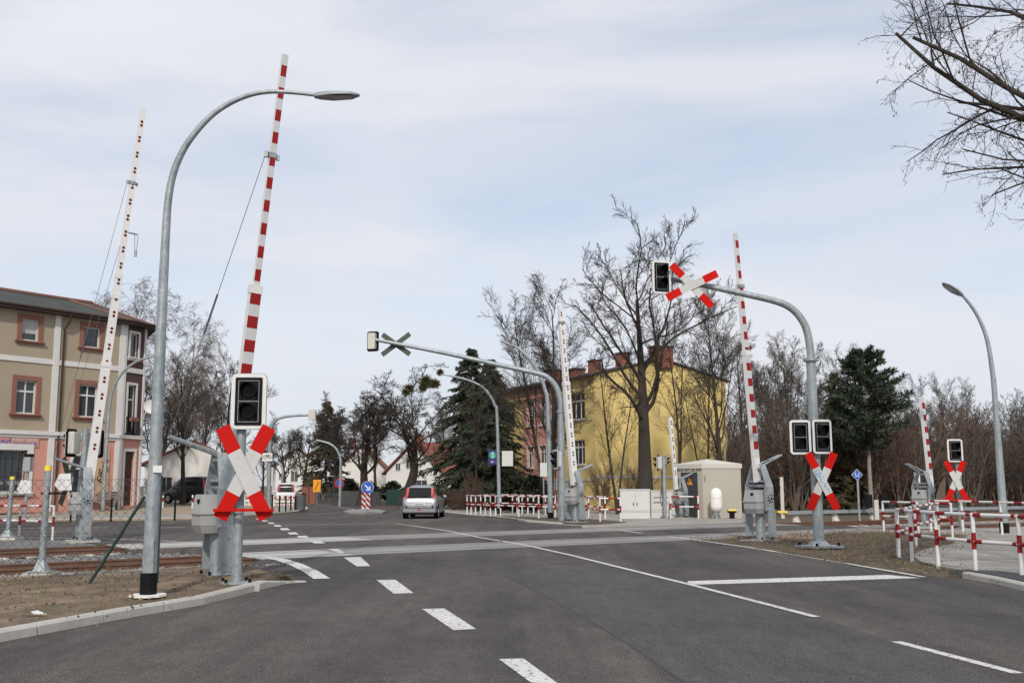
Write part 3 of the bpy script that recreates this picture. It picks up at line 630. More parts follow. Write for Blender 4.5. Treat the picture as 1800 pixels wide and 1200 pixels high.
m = MB(); m._a(ev+[p-Vector((0, 0, .16)) for p in ev], [(i, n5+i, n5+(i+1) % n5, (i+1) % n5) for i in range(n5)]+[tuple(range(2*n5-1, n5-1, -1))]); m.build('eaves', 'eaves', hl)
m = MB()
for a, b in zip(ev[:3], ev[1:4]): m.tube([a+Vector((0, 0, .02)), b+Vector((0, 0, .02))], .08, 8)
m.build('gutter', 'eaves', hl, True)
m = MB()
for a, b in zip(rd[:3], rd[1:4]): m.tube([a+Vector((0, 0, .04)), b+Vector((0, 0, .04))], .11, 6)
m.tube([rd[1], ev[1]], .09, 6); m.tube([rd[2], ev[2]], .09, 6); m.build('ridge_tiles', 'gutter', rf)
dp = FB.pt(cw-.05, FB.px(247, 715)[1], .3); m = MB(); n_ = Vector((.55, -.8, .2)).normalized(); M_ = n_.to_track_quat('Z', 'Y').to_matrix().to_4x4(); M_.translation = dp+Vector((.25, -.1, 0))
m.M = M_; rr = [(0, -.06), (.2, -.04), (.36, .02), (.42, .06)]; vs = []; fs = []
for i, (r, z) in enumerate(rr):
    for k in range(16): a = 2*math.pi*k/16; vs.append((max(r, .01)*math.cos(a), max(r, .01)*math.sin(a), z))
for i in range(3):
    for k in range(16): fs.append((i*16+k, i*16+(k+1) % 16, (i+1)*16+(k+1) % 16, (i+1)*16+k))
m._a(vs, fs); m.M = None; m.tube([dp+Vector((-.1, .05, -.1)), dp+Vector((.24, -.08, -.02))], .025, 6); m.build('satellite_dish', 'white', hl, True)

# ---- long yellow and rose house in the middle
cy = Vector((5.25, 65, 0)); rl = Vector((.438, -.899, 0)); FL = Face(cy, (rl.x, rl.y)); FR = Face(cy, (.899, .438))
hy = thing('apartment_house', 'two storey yellow apartment house with rose coloured section and dark low pitched roof', 'building', (cy.x, cy.y, 0))
LEN = 22.0; W = FR.px(1276, 700)[0]; zE2 = 8.55
fo = []
for (x0, y0, x1, y1) in ((1001, 691, 1028, 737), (1007, 773, 1028, 816), (970, 699, 983, 743), (970, 777, 984, 820), (950, 704, 960, 746), (948, 783, 960, 822), (927, 706, 939, 748), (927, 785, 938, 822), (888, 711, 904, 750), (890, 783, 904, 818)): fo.append(op(FL, x0, y0, x1, y1))
sp0, sp1 = FL.px(920, 750)[0], FL.px(985, 750)[0]
fo.append((fo[-2][0]-3, fo[-2][1]-3, fo[-2][2], fo[-2][3])); fo.append((fo[-1][0]-3, fo[-1][1]-3, fo[-2][2]-3.4, fo[-2][3]-3.4))
yo = [o for o in fo if o[0] > sp1 or o[1] < sp0]; ro = [o for o in fo if o not in yo]
wall(hy, FL, sp1, 0, -.1, zE2, [o for o in yo if o[0] > sp1], 'yellow_wall'); wall(hy, FL, sp0, sp1, -.1, zE2, ro, 'rose_wall'); wall(hy, FL, -LEN, sp0, -.1, zE2, [o for o in yo if o[1] < sp0], 'yellow_wall')
for i, o_ in enumerate(fo):
    window(hy, FL, o_, .3, 2 if i < 2 else 1, fw=.06); m = MB(); FL.box(m, o_[0]-.08, o_[1]+.08, o_[2]-.09, o_[2], 0, .1); m.build('sill', 'trim_white', hy)
    if i in (2, 3, 4, 5, 6, 7): surround(hy, FL, o_, .07, 'trim_white', .02, 0)
rz2 = zE2+1.2
m = MB(); m.face([FR.pt(0, -.1), FR.pt(W, -.1), FR.pt(W, zE2), FR.pt(W*.5, rz2), FR.pt(0, zE2)]); m.build('gable_wall', 'yellow_wall', hy)
Bk = Face(FR.pt(W, 0), (-.438, .899)); wall(hy, Bk, 0, LEN, -.1, zE2, [], 'yellow_wall'); q = MB(); q.face([FL.pt(-LEN, -.1), FL.pt(-LEN, zE2), FL.pt(-LEN, zE2)+FR.r*W, FL.pt(-LEN, -.1)+FR.r*W]); q.build('rear_wall', 'yellow_wall', hy)
zb = FL.px(1030, 843)[1]; m = MB(); FL.box(m, -LEN, 0, zb-.06, zb+.06, 0, .06); m.build('belt_course', 'trim_white', hy)
m = MB(); FR.box(m, .02, W, zb+.1, zb+.24, 0, .05); m.build('belt_course', 'trim_white', hy)
rf = MB(); oh = .35
for s_, a, b in ((1, -oh, W*.5), (-1, W+oh, W*.5)):
    z_a = zE2-oh*1.2/(W*.5)+.05; z_b = rz2+.05
    p = [FR.pt(a, z_a, .15), FR.pt(b, z_b, .15), FR.pt(b, z_b, -LEN-.4), FR.pt(a, z_a, -LEN-.4)]; rf.prism(p, (0, 0, .10))
ro_ = rf.build('roof', 'roof_dark', hy)
m = MB(); m.tube([FL.pt(-LEN, zE2-.02, .55), FL.pt(.4, zE2-.02, .55)], .09, 8); m.build('gutter', 'roof_dark', hy)
for (x0, x1, y0, y1) in ((963, 986, 652, 668), (1003, 1025, 650, 664), (1038, 1052, 635, 652), (1086, 1103, 622, 640), (1144, 1180, 611, 634)):
    Y = 71 if x0 < 1100 else 67.5; a, b = at(x0, y0, Y), at(x1, y1+14, Y); m = MB(); m.box(((a.x+b.x)/2, Y, (a.z+b.z)/2), (b.x-a.x, .9, a.z-b.z), Matrix.Rotation(.45, 3, 'Z')); c_ = m.build('chimney', 'brick_red', ro_)
    m = MB(); m.box(((a.x+b.x)/2, Y, a.z+.04), (b.x-a.x+.12, 1.0, .1), Matrix.Rotation(.45, 3, 'Z')); m.build('chimney_cap', 'roof_dark', ro_)

# ---- gabled houses far behind
def cottage(label, P, r, Wd, Ln, ze, zr, wm, rm, ops, name='house', chim=None, z0=-.1, dark='glass'):
    f = Face(P, r); h = thing(name, label, 'house', (P[0], P[1], 0)); back = Vector((-f.n.x, -f.n.y, 0))
    xs = [(0, z0), (Wd, z0), (Wd, ze), (Wd/2, zr), (0, ze)]
    m = MB(); m.face([f.pt(*p) for p in xs]); m.face([f.pt(*p)+back*Ln for p in reversed(xs)]); m.face([f.pt(0, z0), f.pt(0, ze), f.pt(0, ze)+back*Ln, f.pt(0, z0)+back*Ln]); m.face([f.pt(Wd, z0), f.pt(Wd, z0)+back*Ln, f.pt(Wd, ze)+back*Ln, f.pt(Wd, ze)]); m.build('wall', wm, h)
    m = MB(); e = .45; k = (zr-ze)/(Wd/2)
    for a, b in ((-e, Wd/2), (Wd+e, Wd/2)): m.prism([f.pt(a, ze-e*k+.05, .4), f.pt(b, zr+.05, .4), f.pt(b, zr+.05)+back*(Ln+.4), f.pt(a, ze-e*k+.05)+back*(Ln+.4)], (0, 0, .15))
    rr = m.build('roof', rm, h)
    for o_ in ops:
        m = MB(); f.box(m, o_[0], o_[1], o_[2], o_[3], .01, .05); wn = m.build('window', 'trim_white', h)
        m = MB(); w_ = (o_[1]-o_[0]); f.box(m, o_[0]+.07, o_[0]+w_/2-.03, o_[2]+.07, o_[3]-.07, .05, .06); f.box(m, o_[0]+w_/2+.03, o_[1]-.07, o_[2]+.07, o_[3]-.07, .05, .06); m.build('pane', dark, wn)
    if chim:
        c = f.pt(chim[0], zr+.3)+back*chim[1]; m = MB(); m.box(c, (.9, .8, 1.5)); m.build('chimney', 'brick_red', rr)
    return h
p = at(679, 860, 118); cottage('white gabled cottage with red tiled roof behind the leaning trunk', (p.x, p.y), (.9, -.42), 7.2, 9, 3.1, 6.3, 'white_wall', 'roof_red', [(2.6, 3.4, 3.4, 4.6), (3.9, 5.4, .8, 2.2), (.6, 1.4, .9, 2.2), (1.2, 1.9, 3.2, 4.1)], chim=(2.6, 3))
p = at(756, 860, 124); cottage('white house with orange roof half hidden by the dark spruce', (p.x, p.y), (1, -.1), 7.5, 8, 3.0, 5.6, 'white_wall', 'brick_red', [(1, 2, .8, 2), (3.2, 4.2, .8, 2)], chim=None)
p = at(585, 860, 130); cottage('low red roofed house behind bare garden trees', (p.x, p.y), (1, .05), 7, 9, 3.2, 6.6, 'white_wall', 'roof_red', [(1, 2, .8, 2.2), (4, 5, .8, 2.2)], chim=(2, 3))
p = at(484, 862, 150); cottage('distant white house with slate roof and closed grey shutters', (p.x, p.y), (1, .3), 6.0, 8, 4.6, 6.9, 'white_wall', 'roof_dark', [(2.1, 3.2, 2.1, 3.7), (4.0, 5.4, .9, 3.6), (.4, .9, .6, 1.6), (.4, .9, 2.4, 3.4)], dark='fence_grey')
p = at(252, 880, 84); cottage('cream house with red roof behind the corner house', (p.x, p.y), (1, .25), 7.5, 8, 3.4, 5.2, 'white_wall', 'roof_red', [(1.2, 2.2, 1.0, 2.4), (4.2, 5.4, .2, 2.4)])
p = at(800, 870, 92); m = cottage('small garden shed with dark roof behind the brown bush', (p.x, p.y), (1, 0), 4.2, 3, 1.7, 2.4, 'wood_grey', 'roof_dark', [(.6, 1.3, .7, 1.4), (2.0, 2.7, .7, 1.4)], name='garden_shed')

# ---- equipment hut, tank, cabinets
hb = G(1237, 911); r1 = Vector((1, -.10, 0)).normalized(); 
FH = Face(hb, (.98, -.03)); FD = Face(hb, (.62, -.78))
hh_ = thing('equipment_hut', 'beige concrete equipment hut with shallow roof and dark grey door', 'hut', (hb.x, hb.y, 0))
wR = FH.px(1303, 860)[0]; wD = -FD.px(1188, 860)[0]; zt = FH.px(1270, 822)[1]
dd = op(FD, 1197, 830, 1227, 911); dd = (dd[0], dd[1], .05, dd[3])
wall(hh_, FH, 0, wR, 0, zt, [], 'hut'); wall(hh_, FD, -wD, 0, 0, zt, [dd], 'hut', depth=.06)
cn = [FH.pt(0, 0), FH.pt(wR, 0), FH.pt(wR, 0)+FD.r*-wD, FD.pt(-wD, 0)]
m = MB(); m.face([cn[1], cn[2], cn[2]+Vector((0, 0, zt)), cn[1]+Vector((0, 0, zt))]); m.face([cn[2], cn[3], cn[3]+Vector((0, 0, zt)), cn[2]+Vector((0, 0, zt))]); m.build('rear_wall', 'hut', hh_)
cx = sum((c for c in cn), Vector())/4; out_ = [cx+(c-cx)*1.045 for c in cn]
m = MB(); m._a([c+Vector((0, 0, zt-.02)) for c in out_]+[c+Vector((0, 0, zt+.2)) for c in out_]+[cx+Vector((0, 0, zt+.45))], [(3, 2, 1, 0), (0, 1, 5, 4), (1, 2, 6, 5), (2, 3, 7, 6), (3, 0, 4, 7), (4, 5, 8), (5, 6, 8), (6, 7, 8), (7, 4, 8)]); m.build('roof', 'hut_roof', hh_)
m = MB(); FD.box(m, dd[0], dd[1], dd[2], dd[3], -.06, -.03); dr = m.build('door', 'hut_door', hh_)
ca, cz = (dd[0]+dd[1])/2, FD.px(1212, 846)[1]; m = MB(); m.prism([FD.pt(ca-.2, cz-.16, -.03), FD.pt(ca+.2, cz-.16, -.03), FD.pt(ca, cz+.2, -.03)], FD.n*.008); ws = m.build('warning_sign', 'orange', dr)
m = MB(); m.prism([FD.pt(ca-.03, cz+.1, -.02), FD.pt(ca-.05, cz-.02, -.02), FD.pt(ca+.01, cz-.02, -.02), FD.pt(ca-.01, cz-.12, -.02), FD.pt(ca+.05, cz+.03, -.02), FD.pt(ca, cz+.03, -.02)], FD.n*.004); m.build('bolt_symbol', 'black', ws)
text('hut_lettering', 'BUE KM 28.350', .24, 'black', hh_, FD.mat(FD.px(1211, 825.5)[0], FD.px(1211, 825.5)[1], .004), sx=1.0)
m = MB(); q = FH.pt(wR, zt)+Vector((-.6, .6, .2)); m.tube([q, q+Vector((0, 0, 1.1))], .02, 6); m.build('antenna', 'galv', hh_)
m = MB(); m.tube([FH.pt(.1, zt-.55, .0), FH.pt(.1, zt-.55, .12), FH.pt(.1, zt-.35, .12)], .03, 6); m.build('wall_bracket', 'galv', hh_)
tk = thing('gas_tank', 'white upright gas tank with domed ends beside the beige hut', 'tank', G(1260, 912)); b = G(1260, 912); sc = 51/1800; tz0 = .32; tz1 = hz(b, 857); r = 10.3*sc; m = MB()
prof = [(.02, tz0)]+[(r*math.sin(a), tz0+r*(1-math.cos(a))) for a in (.5, .9, 1.25, 1.57)]+[(r*math.sin(a), tz1-r*(1-math.cos(a))) for a in (1.57, 1.25, .9, .5)]+[(.02, tz1)]; vs = []; fs = []
for (a, z) in prof: vs += [b+Vector((a*math.cos(2*math.pi*k/20), a*math.sin(2*math.pi*k/20), z)) for k in range(20)]
for i in range(len(prof)-1): fs += [(i*20+k, i*20+(k+1) % 20, (i+1)*20+(k+1) % 20, (i+1)*20+k) for k in range(20)]
m._a(vs, fs); m.build('tank_body', 'tank', tk, True)
m = MB(); m.tube([b+Vector((0, 0, tz0+.66)), b+Vector((0, 0, tz0+.68))], r+.006, 20); m.build('weld_band', 'cabinet', tk)
m = MB(); m.tube([b, b+Vector((0, 0, tz0+.05))], .1, 8)
for k in range(4): a = k*math.pi/2+.6; m.tube([b+Vector((.32*math.cos(a), .32*math.sin(a), .02)), b+Vector((.1*math.cos(a), .1*math.sin(a), tz0))], .025, 5)
m.build('stand', 'galv_dark', tk)
def cabinet(px0, px1, pyt, label, base_y=912, doors=2, Y=None, vents=False):
    a, b = G(px0, base_y), G(px1, base_y); Y = (a.y+b.y)/2; a = at(px0, base_y, Y); b = at(px1, base_y, Y); top = at((px0+px1)/2, pyt, Y).z; wd = b.x-a.x; c = (a.x+b.x)/2
    t = thing('switch_cabinet', label, 'cabinet', (c, Y, 0), group='white cabinets beside the hut')
    m = MB(); m.box((c, Y+.25, .17), (wd, .5, .3)); m.build('plinth', 'cabinet', t)
    m = MB(); m.box((c, Y+.25, (top+.33)/2), (wd, .5, top-.33)); m.build('cabinet_body', 'cabinet', t)
    m = MB(); m.box((c, Y+.25, top+.025), (wd+.06, .56, .05)); m.build('lid', 'cabinet', t)
    for k in range(doors):
        x = a.x+wd*(k+.5)/doors; m = MB(); m.box((x, Y-.012, (top+.36)/2), (wd/doors-.05, .02, top-.46)); d_ = m.build('door', 'cabinet', t)
        m = MB(); m.box((x+(wd/doors)*(.38 if k == 0 else -.38), Y-.03, top*.52), (.035, .02, .14)); m.build('handle', 'black', d_)
cabinet(1091, 1143, 861, 'larger white switch cabinet next to the red and white railing'); cabinet(1145, 1187, 863, 'smaller white switch cabinet between the larger cabinet and the hut', 911)
t = thing('ground_marker', 'low black post with broad yellow cap in front of the hut wall', 'post', G(1287, 912)); b = G(1287, 912)
m = MB(); m.tube([b, b+Vector((0, 0, .3))], .13, 10); m.build('post', 'black', t); m = MB(); m.box(b+Vector((0, 0, .35)), (.38, .3, .1)); m.build('collar', 'black', t); m = MB(); m.box(b+Vector((0, 0, .43)), (.4, .32, .07), taper=.9); m.build('cap', 'yellow_cap', t)
# ------------------------------------------------------------------ level crossing equipment
def barrier(base, bot, top, label, fall, front=True, w0=.2, w1=.12, sc=1.0, stage=(), npair=22, nstripe=17, cable=None, bracket=None, grille=None, rz=R_(34), name='level_crossing_barrier'):
    t = thing(name, label, 'barrier', base, rz, 'level crossing barriers with raised booms'); Lm = lambda p: p
    M0 = Matrix.Translation(base) @ Matrix.Rotation(rz, 4, 'Z')
    def nb(): m = MB(); m.M = M0 @ Matrix.Scale(sc, 4); return m
    m = nb(); m.box((0, 0, .0), (.85, .85, .12)); m.build('foundation', 'kerb', t)
    m = nb(); m.box((0, 0, .075), (.55, .6, .03)); bp = m.build('base_plate', 'galv', t)
    m = nb()
    for a in (-.21, .21):
        for b in (-.24, .24): m.tube([(a, b, .09), (a, b, .15)], .028, 6)
    m.build('anchor_bolts', 'black', bp)
    m = nb(); m.tube([(0, 0, .06), (0, 0, .95)], .135, 16); m.build('pedestal', 'galv', t, True)
    m = nb(); m.hull8([(-.36, -.22, .82), (.1, -.22, .82), (.1, .2, .82), (-.36, .2, .82), (-.42, -.26, .95), (.16, -.26, .95), (.16, .23, .95), (-.42, .23, .95)]); m.box((-.13, -.015, 1.055), (.58, .49, .2)); lo = m.build('drive_housing', 'housing', t)
    m = nb(); m.box((-.13, -.01, 1.165), (.63, .54, .03)); m.hull8([(-.43, -.26, 1.18), (.17, -.26, 1.18), (.17, .24, 1.18), (-.43, .24, 1.18), (-.37, -.18, 1.5), (.15, -.18, 1.5), (.15, .22, 1.5), (-.37, .22, 1.5)]); m.build('hood', 'housing', t)
    m = nb(); m.tube([(-.38, -.08, 1.38), (-.42, -.08, 1.37)], .045, 10); m.build('vent', 'black', t)
    for s in (-1, 1):
        y = .40*s; m = nb(); m.box((0, y+.04*s, .55), (.26, .07, .78)); cw_ = m.build('counterweight', 'galv_dark', t)
        m = nb(); 
        for (bx, bz) in ((-.02, .3), (.03, .75)): m.tube([(bx, y+.07*s, bz), (bx, y+.1*s, bz)], .022, 6)
        m.build('bolts', 'galv', cw_)
        m = nb(); m.hull8([(-.15, y-.02, .9), (.15, y-.02, .9), (.15, y+.02, .9), (-.15, y+.02, .9), (-.15, y-.02, 1.6), (.13, y-.02, 1.6), (.13, y+.02, 1.6), (-.15, y+.02, 1.6)])
        y2 = .15*s; m.hull8([(-.15, y-.02, 1.6), (.13, y-.02, 1.6), (.13, y+.02, 1.6), (-.15, y+.02, 1.6), (-.12, y2-.02, 2.25), (.1, y2-.02, 2.25), (.1, y2+.02, 2.25), (-.12, y2+.02, 2.25)])
        for xx in (-.15, .13): m.box((xx, y-.035*s, 1.25), (.012, .07, .7))
        m.tube([(0, y+.02*s, 1.25), (0, y+.05*s, 1.25)], .07, 10); sa_ = m.build('side_arm', 'galv', t)
        m = nb()
        for kq in range(7): aq = kq*.9; m.tube([(.11*math.cos(aq), y+.02*s, 1.25+.11*math.sin(aq)), (.11*math.cos(aq), y+.045*s, 1.25+.11*math.sin(aq))], .016, 6)
        m.tube([(0, y+.05*s, 1.25), (0, y+.06*s, 1.25)], .035, 8); m.build('bolt_ring', 'black', sa_)
        m = nb(); m.box((0, y+.022*s, .915), (.3, .012, .012)); m.build('joint', 'black', sa_)
    m = nb(); m.box((0, 0, 1.75), (.2, .6, .05)); m.build('cross_brace', 'galv_dark', t); m = nb(); m.box((0, 0, 2.12), (.2, .32, .06)); m.build('cross_brace', 'galv_dark', t); m = nb(); m.tube([(0, -.36, 1.62), (0, .36, 1.62)], .05, 8); m.build('pivot_shaft', 'galv_dark', t)
    # boom
    A, B = Vector(bot), Vector(top); A = A-(B-A).normalized()*.5; ax = (B-A).normalized(); Ln = (B-A).length
    X = Vector((math.cos(rz), math.sin(rz), 0)); X = (X-ax*X.dot(ax)).normalized(); Yv = ax.cross(X).normalized()
    if Yv.y < 0: Yv = -Yv
    st = [0]+[q for q in stage]+[1]; m = MB()
    for i, (f0, f1) in enumerate(zip(st[:-1], st[1:])):
        k = len(st)-1; wd = w0+(w1-w0)*(i/(max(1, k-1)) if k > 1 else 0); wd1 = wd*.96; th = wd*.62; ring = []
        for f_, ww in ((f0, wd), (f1, wd1)):
            c = A+ax*Ln*f_; ring += [c-X*ww/2-Yv*th/2, c+X*ww/2-Yv*th/2, c+X*ww/2+Yv*th/2, c-X*ww/2+Yv*th/2]
        m.hull8(ring)
    bm_ = m.build('boom', 'white', t)
    def wat(f):
        for i, (f0, f1) in enumerate(zip(st[:-1], st[1:])):
            if f <= f1: k = len(st)-1; return w0+(w1-w0)*(i/(max(1, k-1)) if k > 1 else 0)
    if front:
        q = MB(); n = nstripe*2+1
        fa = .5/Ln+.03
        for k in range(n):
            f0 = fa+(1-fa)*k/n; f1 = fa+(1-fa)*(k+1)/n; ww = wat((f0+f1)/2); th = ww*.62
            tgt = MB(); pr = .004 if k % 2 == 0 else .006
            pts = [A+ax*Ln*f0-X*ww*.44, A+ax*Ln*f0+X*ww*.44, A+ax*Ln*f1+X*ww*.44, A+ax*Ln*f1-X*ww*.44]; tgt.prism([p-Yv*(th/2) for p in pts], -Yv*pr)
            tgt.build('red_stripe' if k % 2 else 'white_stripe', 'red' if k % 2 else 'foil_white', bm_)
        pass
    else:
        for k in range(npair):
            for e in (-.009, .009):
                f = .5/Ln+.03+(1-.5/Ln-.05)*(k+.5)/npair+e*6.6/Ln; ww = wat(f); c = A+ax*Ln*f-Yv*(ww*.31); q = MB(); q.tube([c, c-Yv*.012], .042*min(1, ww/.16), 10); q.build('red_reflector', 'red_dark', bm_)
    if stage:
        for f in stage[:3]:
            ww = wat(f-.001)*1.05; c = A+ax*Ln*f; q = MB(); q.hull8([c-X*ww/2-Yv*ww*.34, c+X*ww/2-Yv*ww*.34, c+X*ww/2+Yv*ww*.34, c-X*ww/2+Yv*ww*.34]+[p+ax*.16 for p in (c-X*ww/2-Yv*ww*.34, c+X*ww/2-Yv*ww*.34, c+X*ww/2+Yv*ww*.34, c-X*ww/2+Yv*ww*.34)]); q.build('boom_sleeve', 'white', bm_)
    ae = M0 @ Vector((-fall*.95*sc, 0, 2.52*sc)); m = MB()
    for s in (-1, 1): m.tube([M0 @ Vector((0, .14*s*sc, 2.2*sc)), M0 @ Vector((-fall*.95*sc, .05*s, 2.52*sc))], .035, 5)
    m.box(M0 @ Vector((-fall*.5*sc, 0, 2.37*sc)), (.06, .22, .03), Matrix.Rotation(rz, 3, 'Z')); ca_ = m.build('cable_arm', 'galv', t)
    if bracket:
        c = A+ax*Ln*bracket; ww = wat(bracket)*1.15; q = MB(); q.hull8([c-X*ww/2-Yv*ww*.36, c+X*ww/2-Yv*ww*.36, c+X*ww/2+Yv*ww*.36, c-X*ww/2+Yv*ww*.36]+[p+ax*.1 for p in (c-X*ww/2-Yv*ww*.36, c+X*ww/2-Yv*ww*.36, c+X*ww/2+Yv*ww*.36, c-X*ww/2+Yv*ww*.36)])
        q.box(c-X*fall*(ww/2+.05)+ax*.05, (.08, .06, .12)); q.box(c+X*fall*(ww/2+.04)+ax*.03, (.06, .05, .1)); q.build('boom_bracket', 'galv', bm_)
        if cable:
            e = c-X*fall*(ww/2+.07); q = MB(); q.tube([ae, e], .007, 4); q.tube([ae.lerp(e, .35), ae.lerp(e, .49)], .02, 5); q.build('tension_cable', 'cable', t)
            if not front: q = MB(); q.tube([ae+Vector((.15, 0, 0)), A+ax*Ln*.62-X*fall*.1], .007, 4); q.build('tension_cable', 'cable', t)
    if grille:
        c = A+ax*Ln*grille; q = MB(); q.tube([c, c+X*.36], .03, 5); e = c+X*.34
        for s in (-.05, .05): q.tube([e+X*s, e+X*s*.6-Vector((0, 0, .55))], .014, 4)
        q.box(e-Vector((0, 0, .62)), (.08, .05, .22)); q.build('hanging_support', 'galv_dark', bm_)
    return t
bL = G(381, 1017, .03); barrier(bL, at(413, 790, bL.y+.1), at(501, 97, bL.y+.1), 'red striped barrier boom raised behind the nearest crossing signal on the left', 1, True, .225, .125, stage=(.42,), nstripe=16, cable=True, bracket=.745)
b = G(145, 952); barrier(b, at(160, 820, b.y), at(252, 192, b.y), 'white barrier boom dotted with red reflectors in front of the corner house', 1, False, .27, .17, stage=(.30, .48, .535), cable=True, bracket=.79, grille=.66, npair=21)
b = G(1338, 952); barrier(b, at(1329, 817, b.y), at(1292, 410, b.y), 'red striped barrier boom raised beside the large signal gantry on the right', -1, True, .21, .14, stage=(.5, .78), nstripe=14, bracket=.775)
b = G(1012, 919); barrier(b, at(1008, 832, b.y), at(984, 538, b.y), 'white barrier boom with red reflectors in front of the yellow house', -1, False, .3, .2, stage=(.55, .9), npair=17, bracket=.9)
b = G(1198, 911); barrier(b, at(1187, 842, b.y), at(1178, 733, b.y), 'short white footpath boom with red reflectors before the beige hut', -1, False, .19, .17, sc=.87, npair=7)
b = G(1626, 927); barrier(b, at(1635, 840, b.y), at(1619, 697, b.y), 'short striped footpath boom at the edge of the forest on the right', 1, True, .2, .15, sc=.95, nstripe=6)

def head(t, c, yaw, wd=.56, ht=.9, back=True, name='signal_head'):
    F = face_frame(c, yaw); 
    def rr(w_, h_, r, z0, z1, seg=5):
        m = MB(); m.M = F; pts = []
        for (cx, cy, a0) in ((w_/2-r, h_/2-r, 0), (-w_/2+r, h_/2-r, 90), (-w_/2+r, -h_/2+r, 180), (w_/2-r, -h_/2+r, 270)):
            for k in range(seg+1): a = R_(a0+90*k/seg); pts.append((cx+r*math.cos(a), cy+r*math.sin(a), z0))
        m.prism(pts, (0, 0, z1-z0)); return m
    bd = rr(wd, ht, .09, -.02, .0).build('signal_board', 'white', t)
    rr(wd+.012, ht+.012, .095, -.03, -.018).build('board_rim', 'black', bd)
    rr(wd*.77, ht*.86, .02, .001, .012).build('black_panel', 'black', bd)
    m = MB(); m.M = F
    for s in (-1, 1): m.box((s*wd*.29, 0, .016), (.008, ht*.74, .006)); m.box((0, s*ht*.37, .016), (wd*.58, .008, .006))
    m.box((0, 0, .016), (wd*.57, .012, .006)); m.build('lamp_frame', 'galv', bd)
    for s in (-1, 1):
        m = MB(); m.M = F; m.tube([(0, s*ht*.185, .012), (0, s*ht*.185, .035)], wd*.2, 18); ln = m.build('lens', 'lens', bd)
        m = MB(); m.M = F; R = wd*.235; seg = 14; vs = []; fs = []
        for k in range(seg+1):
            a = R_(-35+250*k/seg); L_ = .10+.13*max(0, math.sin(a))
            for (rad, z) in ((R, .012), (R, .02+L_), (R-.012, .02+L_), (R-.012, .012)): vs.append((rad*math.cos(a), s*ht*.185+rad*math.sin(a), z))
        for k in range(seg):
            for j in range(4): fs.append((k*4+j, k*4+(j+1) % 4, k*4+4+(j+1) % 4, k*4+4+j))
        m._a(vs, fs); m.build('visor', 'black', ln)
    if back:
        m = rr(wd*.62, ht*.8, .04, -.24, -.03); m.build('lamp_housing', 'beige_box', bd)
    return bd
def cross(t, c, yaw, length=1.6, wd=.21, ang=26.5, back=False, roll=0.0, graffiti=False):
    F = face_frame(c, yaw) @ Matrix.Rotation(R_(roll), 4, 'Z'); Lr = length*.27
    for k, s in enumerate((1, -1)):
        Mb = F @ Matrix.Rotation(R_(ang*s), 4, 'Z'); zf = .03 if k == 0 else 0
        m = MB(); m.M = Mb; m.box((0, 0, zf), (wd, length, .012)); bm_ = m.build('cross_beam', 'cross_back', t)
        m = MB(); m.M = Mb; m.box((0, 0, zf+.008), (wd, length-2*Lr, .006)); m.build('white_field', 'cross_white', bm_)
        for e in (-1, 1):
            m = MB(); m.M = Mb; m.box((0, e*(length-Lr)/2, zf+.008), (wd, Lr, .006)); m.build('red_field', 'cross_red', bm_)
        if graffiti and k == 0:
            m = MB(); m.M = Mb; z = zf+.014
            for st_ in ([(-.08, .3), (.06, .33), (.02, .12), (-.07, .15), (-.06, .3)], [(-.02, .34), (-.03, .02)], [(-.09, .22), (.09, .2)], [(.08, .1), (-.06, .02), (.06, -.1), (-.04, -.14)], [(.0, -.1), (.05, -.3), (.0, -.32)]): m.tube([(a, b, z) for a, b in st_], .009, 4)
            m.build('graffiti', 'blue_graffiti', bm_)
    m = MB(); m.M = F; m.box((0, 0, -.04), (.1, .5, .06)); m.build('cross_bracket', 'galv_dark', t)
def post(t, base, ztop, r, foot=True, name='post', band=None, base_w=.5):
    m = MB(); m.tube([base+Vector((0, 0, .03)), Vector((base.x, base.y, ztop))], r, 16); p = m.build(name, 'galv', t, True)
    if foot:
        m = MB(); m.box(base+Vector((0, 0, .05)), (base_w, base_w, .03), Matrix.Rotation(.4, 3, 'Z')); fp = m.build('base_plate', 'galv', t)
        m = MB()
        for k in range(4): a = k*math.pi/2+.4+.785; q = base+Vector((math.cos(a), math.sin(a), 0))*base_w*.53; m.tube([q+Vector((0, 0, .06)), q+Vector((0, 0, .12))], .03, 6)
        m.build('anchor_bolts', 'black', fp); m = MB(); m.box(base+Vector((0, 0, -.02)), (base_w*1.3, base_w*1.3, .1), Matrix.Rotation(.4, 3, 'Z')); m.build('foundation', 'kerb', t)
    return p
def cen(base, px, py, dy=0.0): return at(px, py, base.y+dy)
SG = 'crossing signals with white bordered boards'
b = G(415, 1029, .07); t = thing('crossing_signal', 'nearest crossing signal on the left with upright red and white cross and red bar', 'signal', b, group=SG)
post(t, b, hz(b, 690), .085); head(t, cen(b, 437, 705, -.16), R_(4), .575, .92); cross(t, cen(b, 430, 830, -.2), R_(3), 1.66, .235, 27)
m = MB(); q = cen(b, 428, 896, -.3); m.box(q, (.98, .05, .045)); m.build('red_bar', 'cross_red', t); m = MB(); m.tube([cen(b, 415, 882), cen(b, 415, 902)], .125, 12); m.build('post_clamp', 'galv_dark', t)
b = G(1440, 964, .05); t = thing('signal_gantry', 'tall grey gantry curving left over the road with three signal boards', 'signal gantry', b, group='signal gantries over the road')
p1 = [b+Vector((0, 0, .05)), cen(b, 1425, 632), cen(b, 1424, 612), cen(b, 1418, 580), cen(b, 1406, 557), cen(b, 1388, 540), cen(b, 1362, 529), cen(b, 1310, 517), cen(b, 1240, 502), cen(b, 1150, 484)]
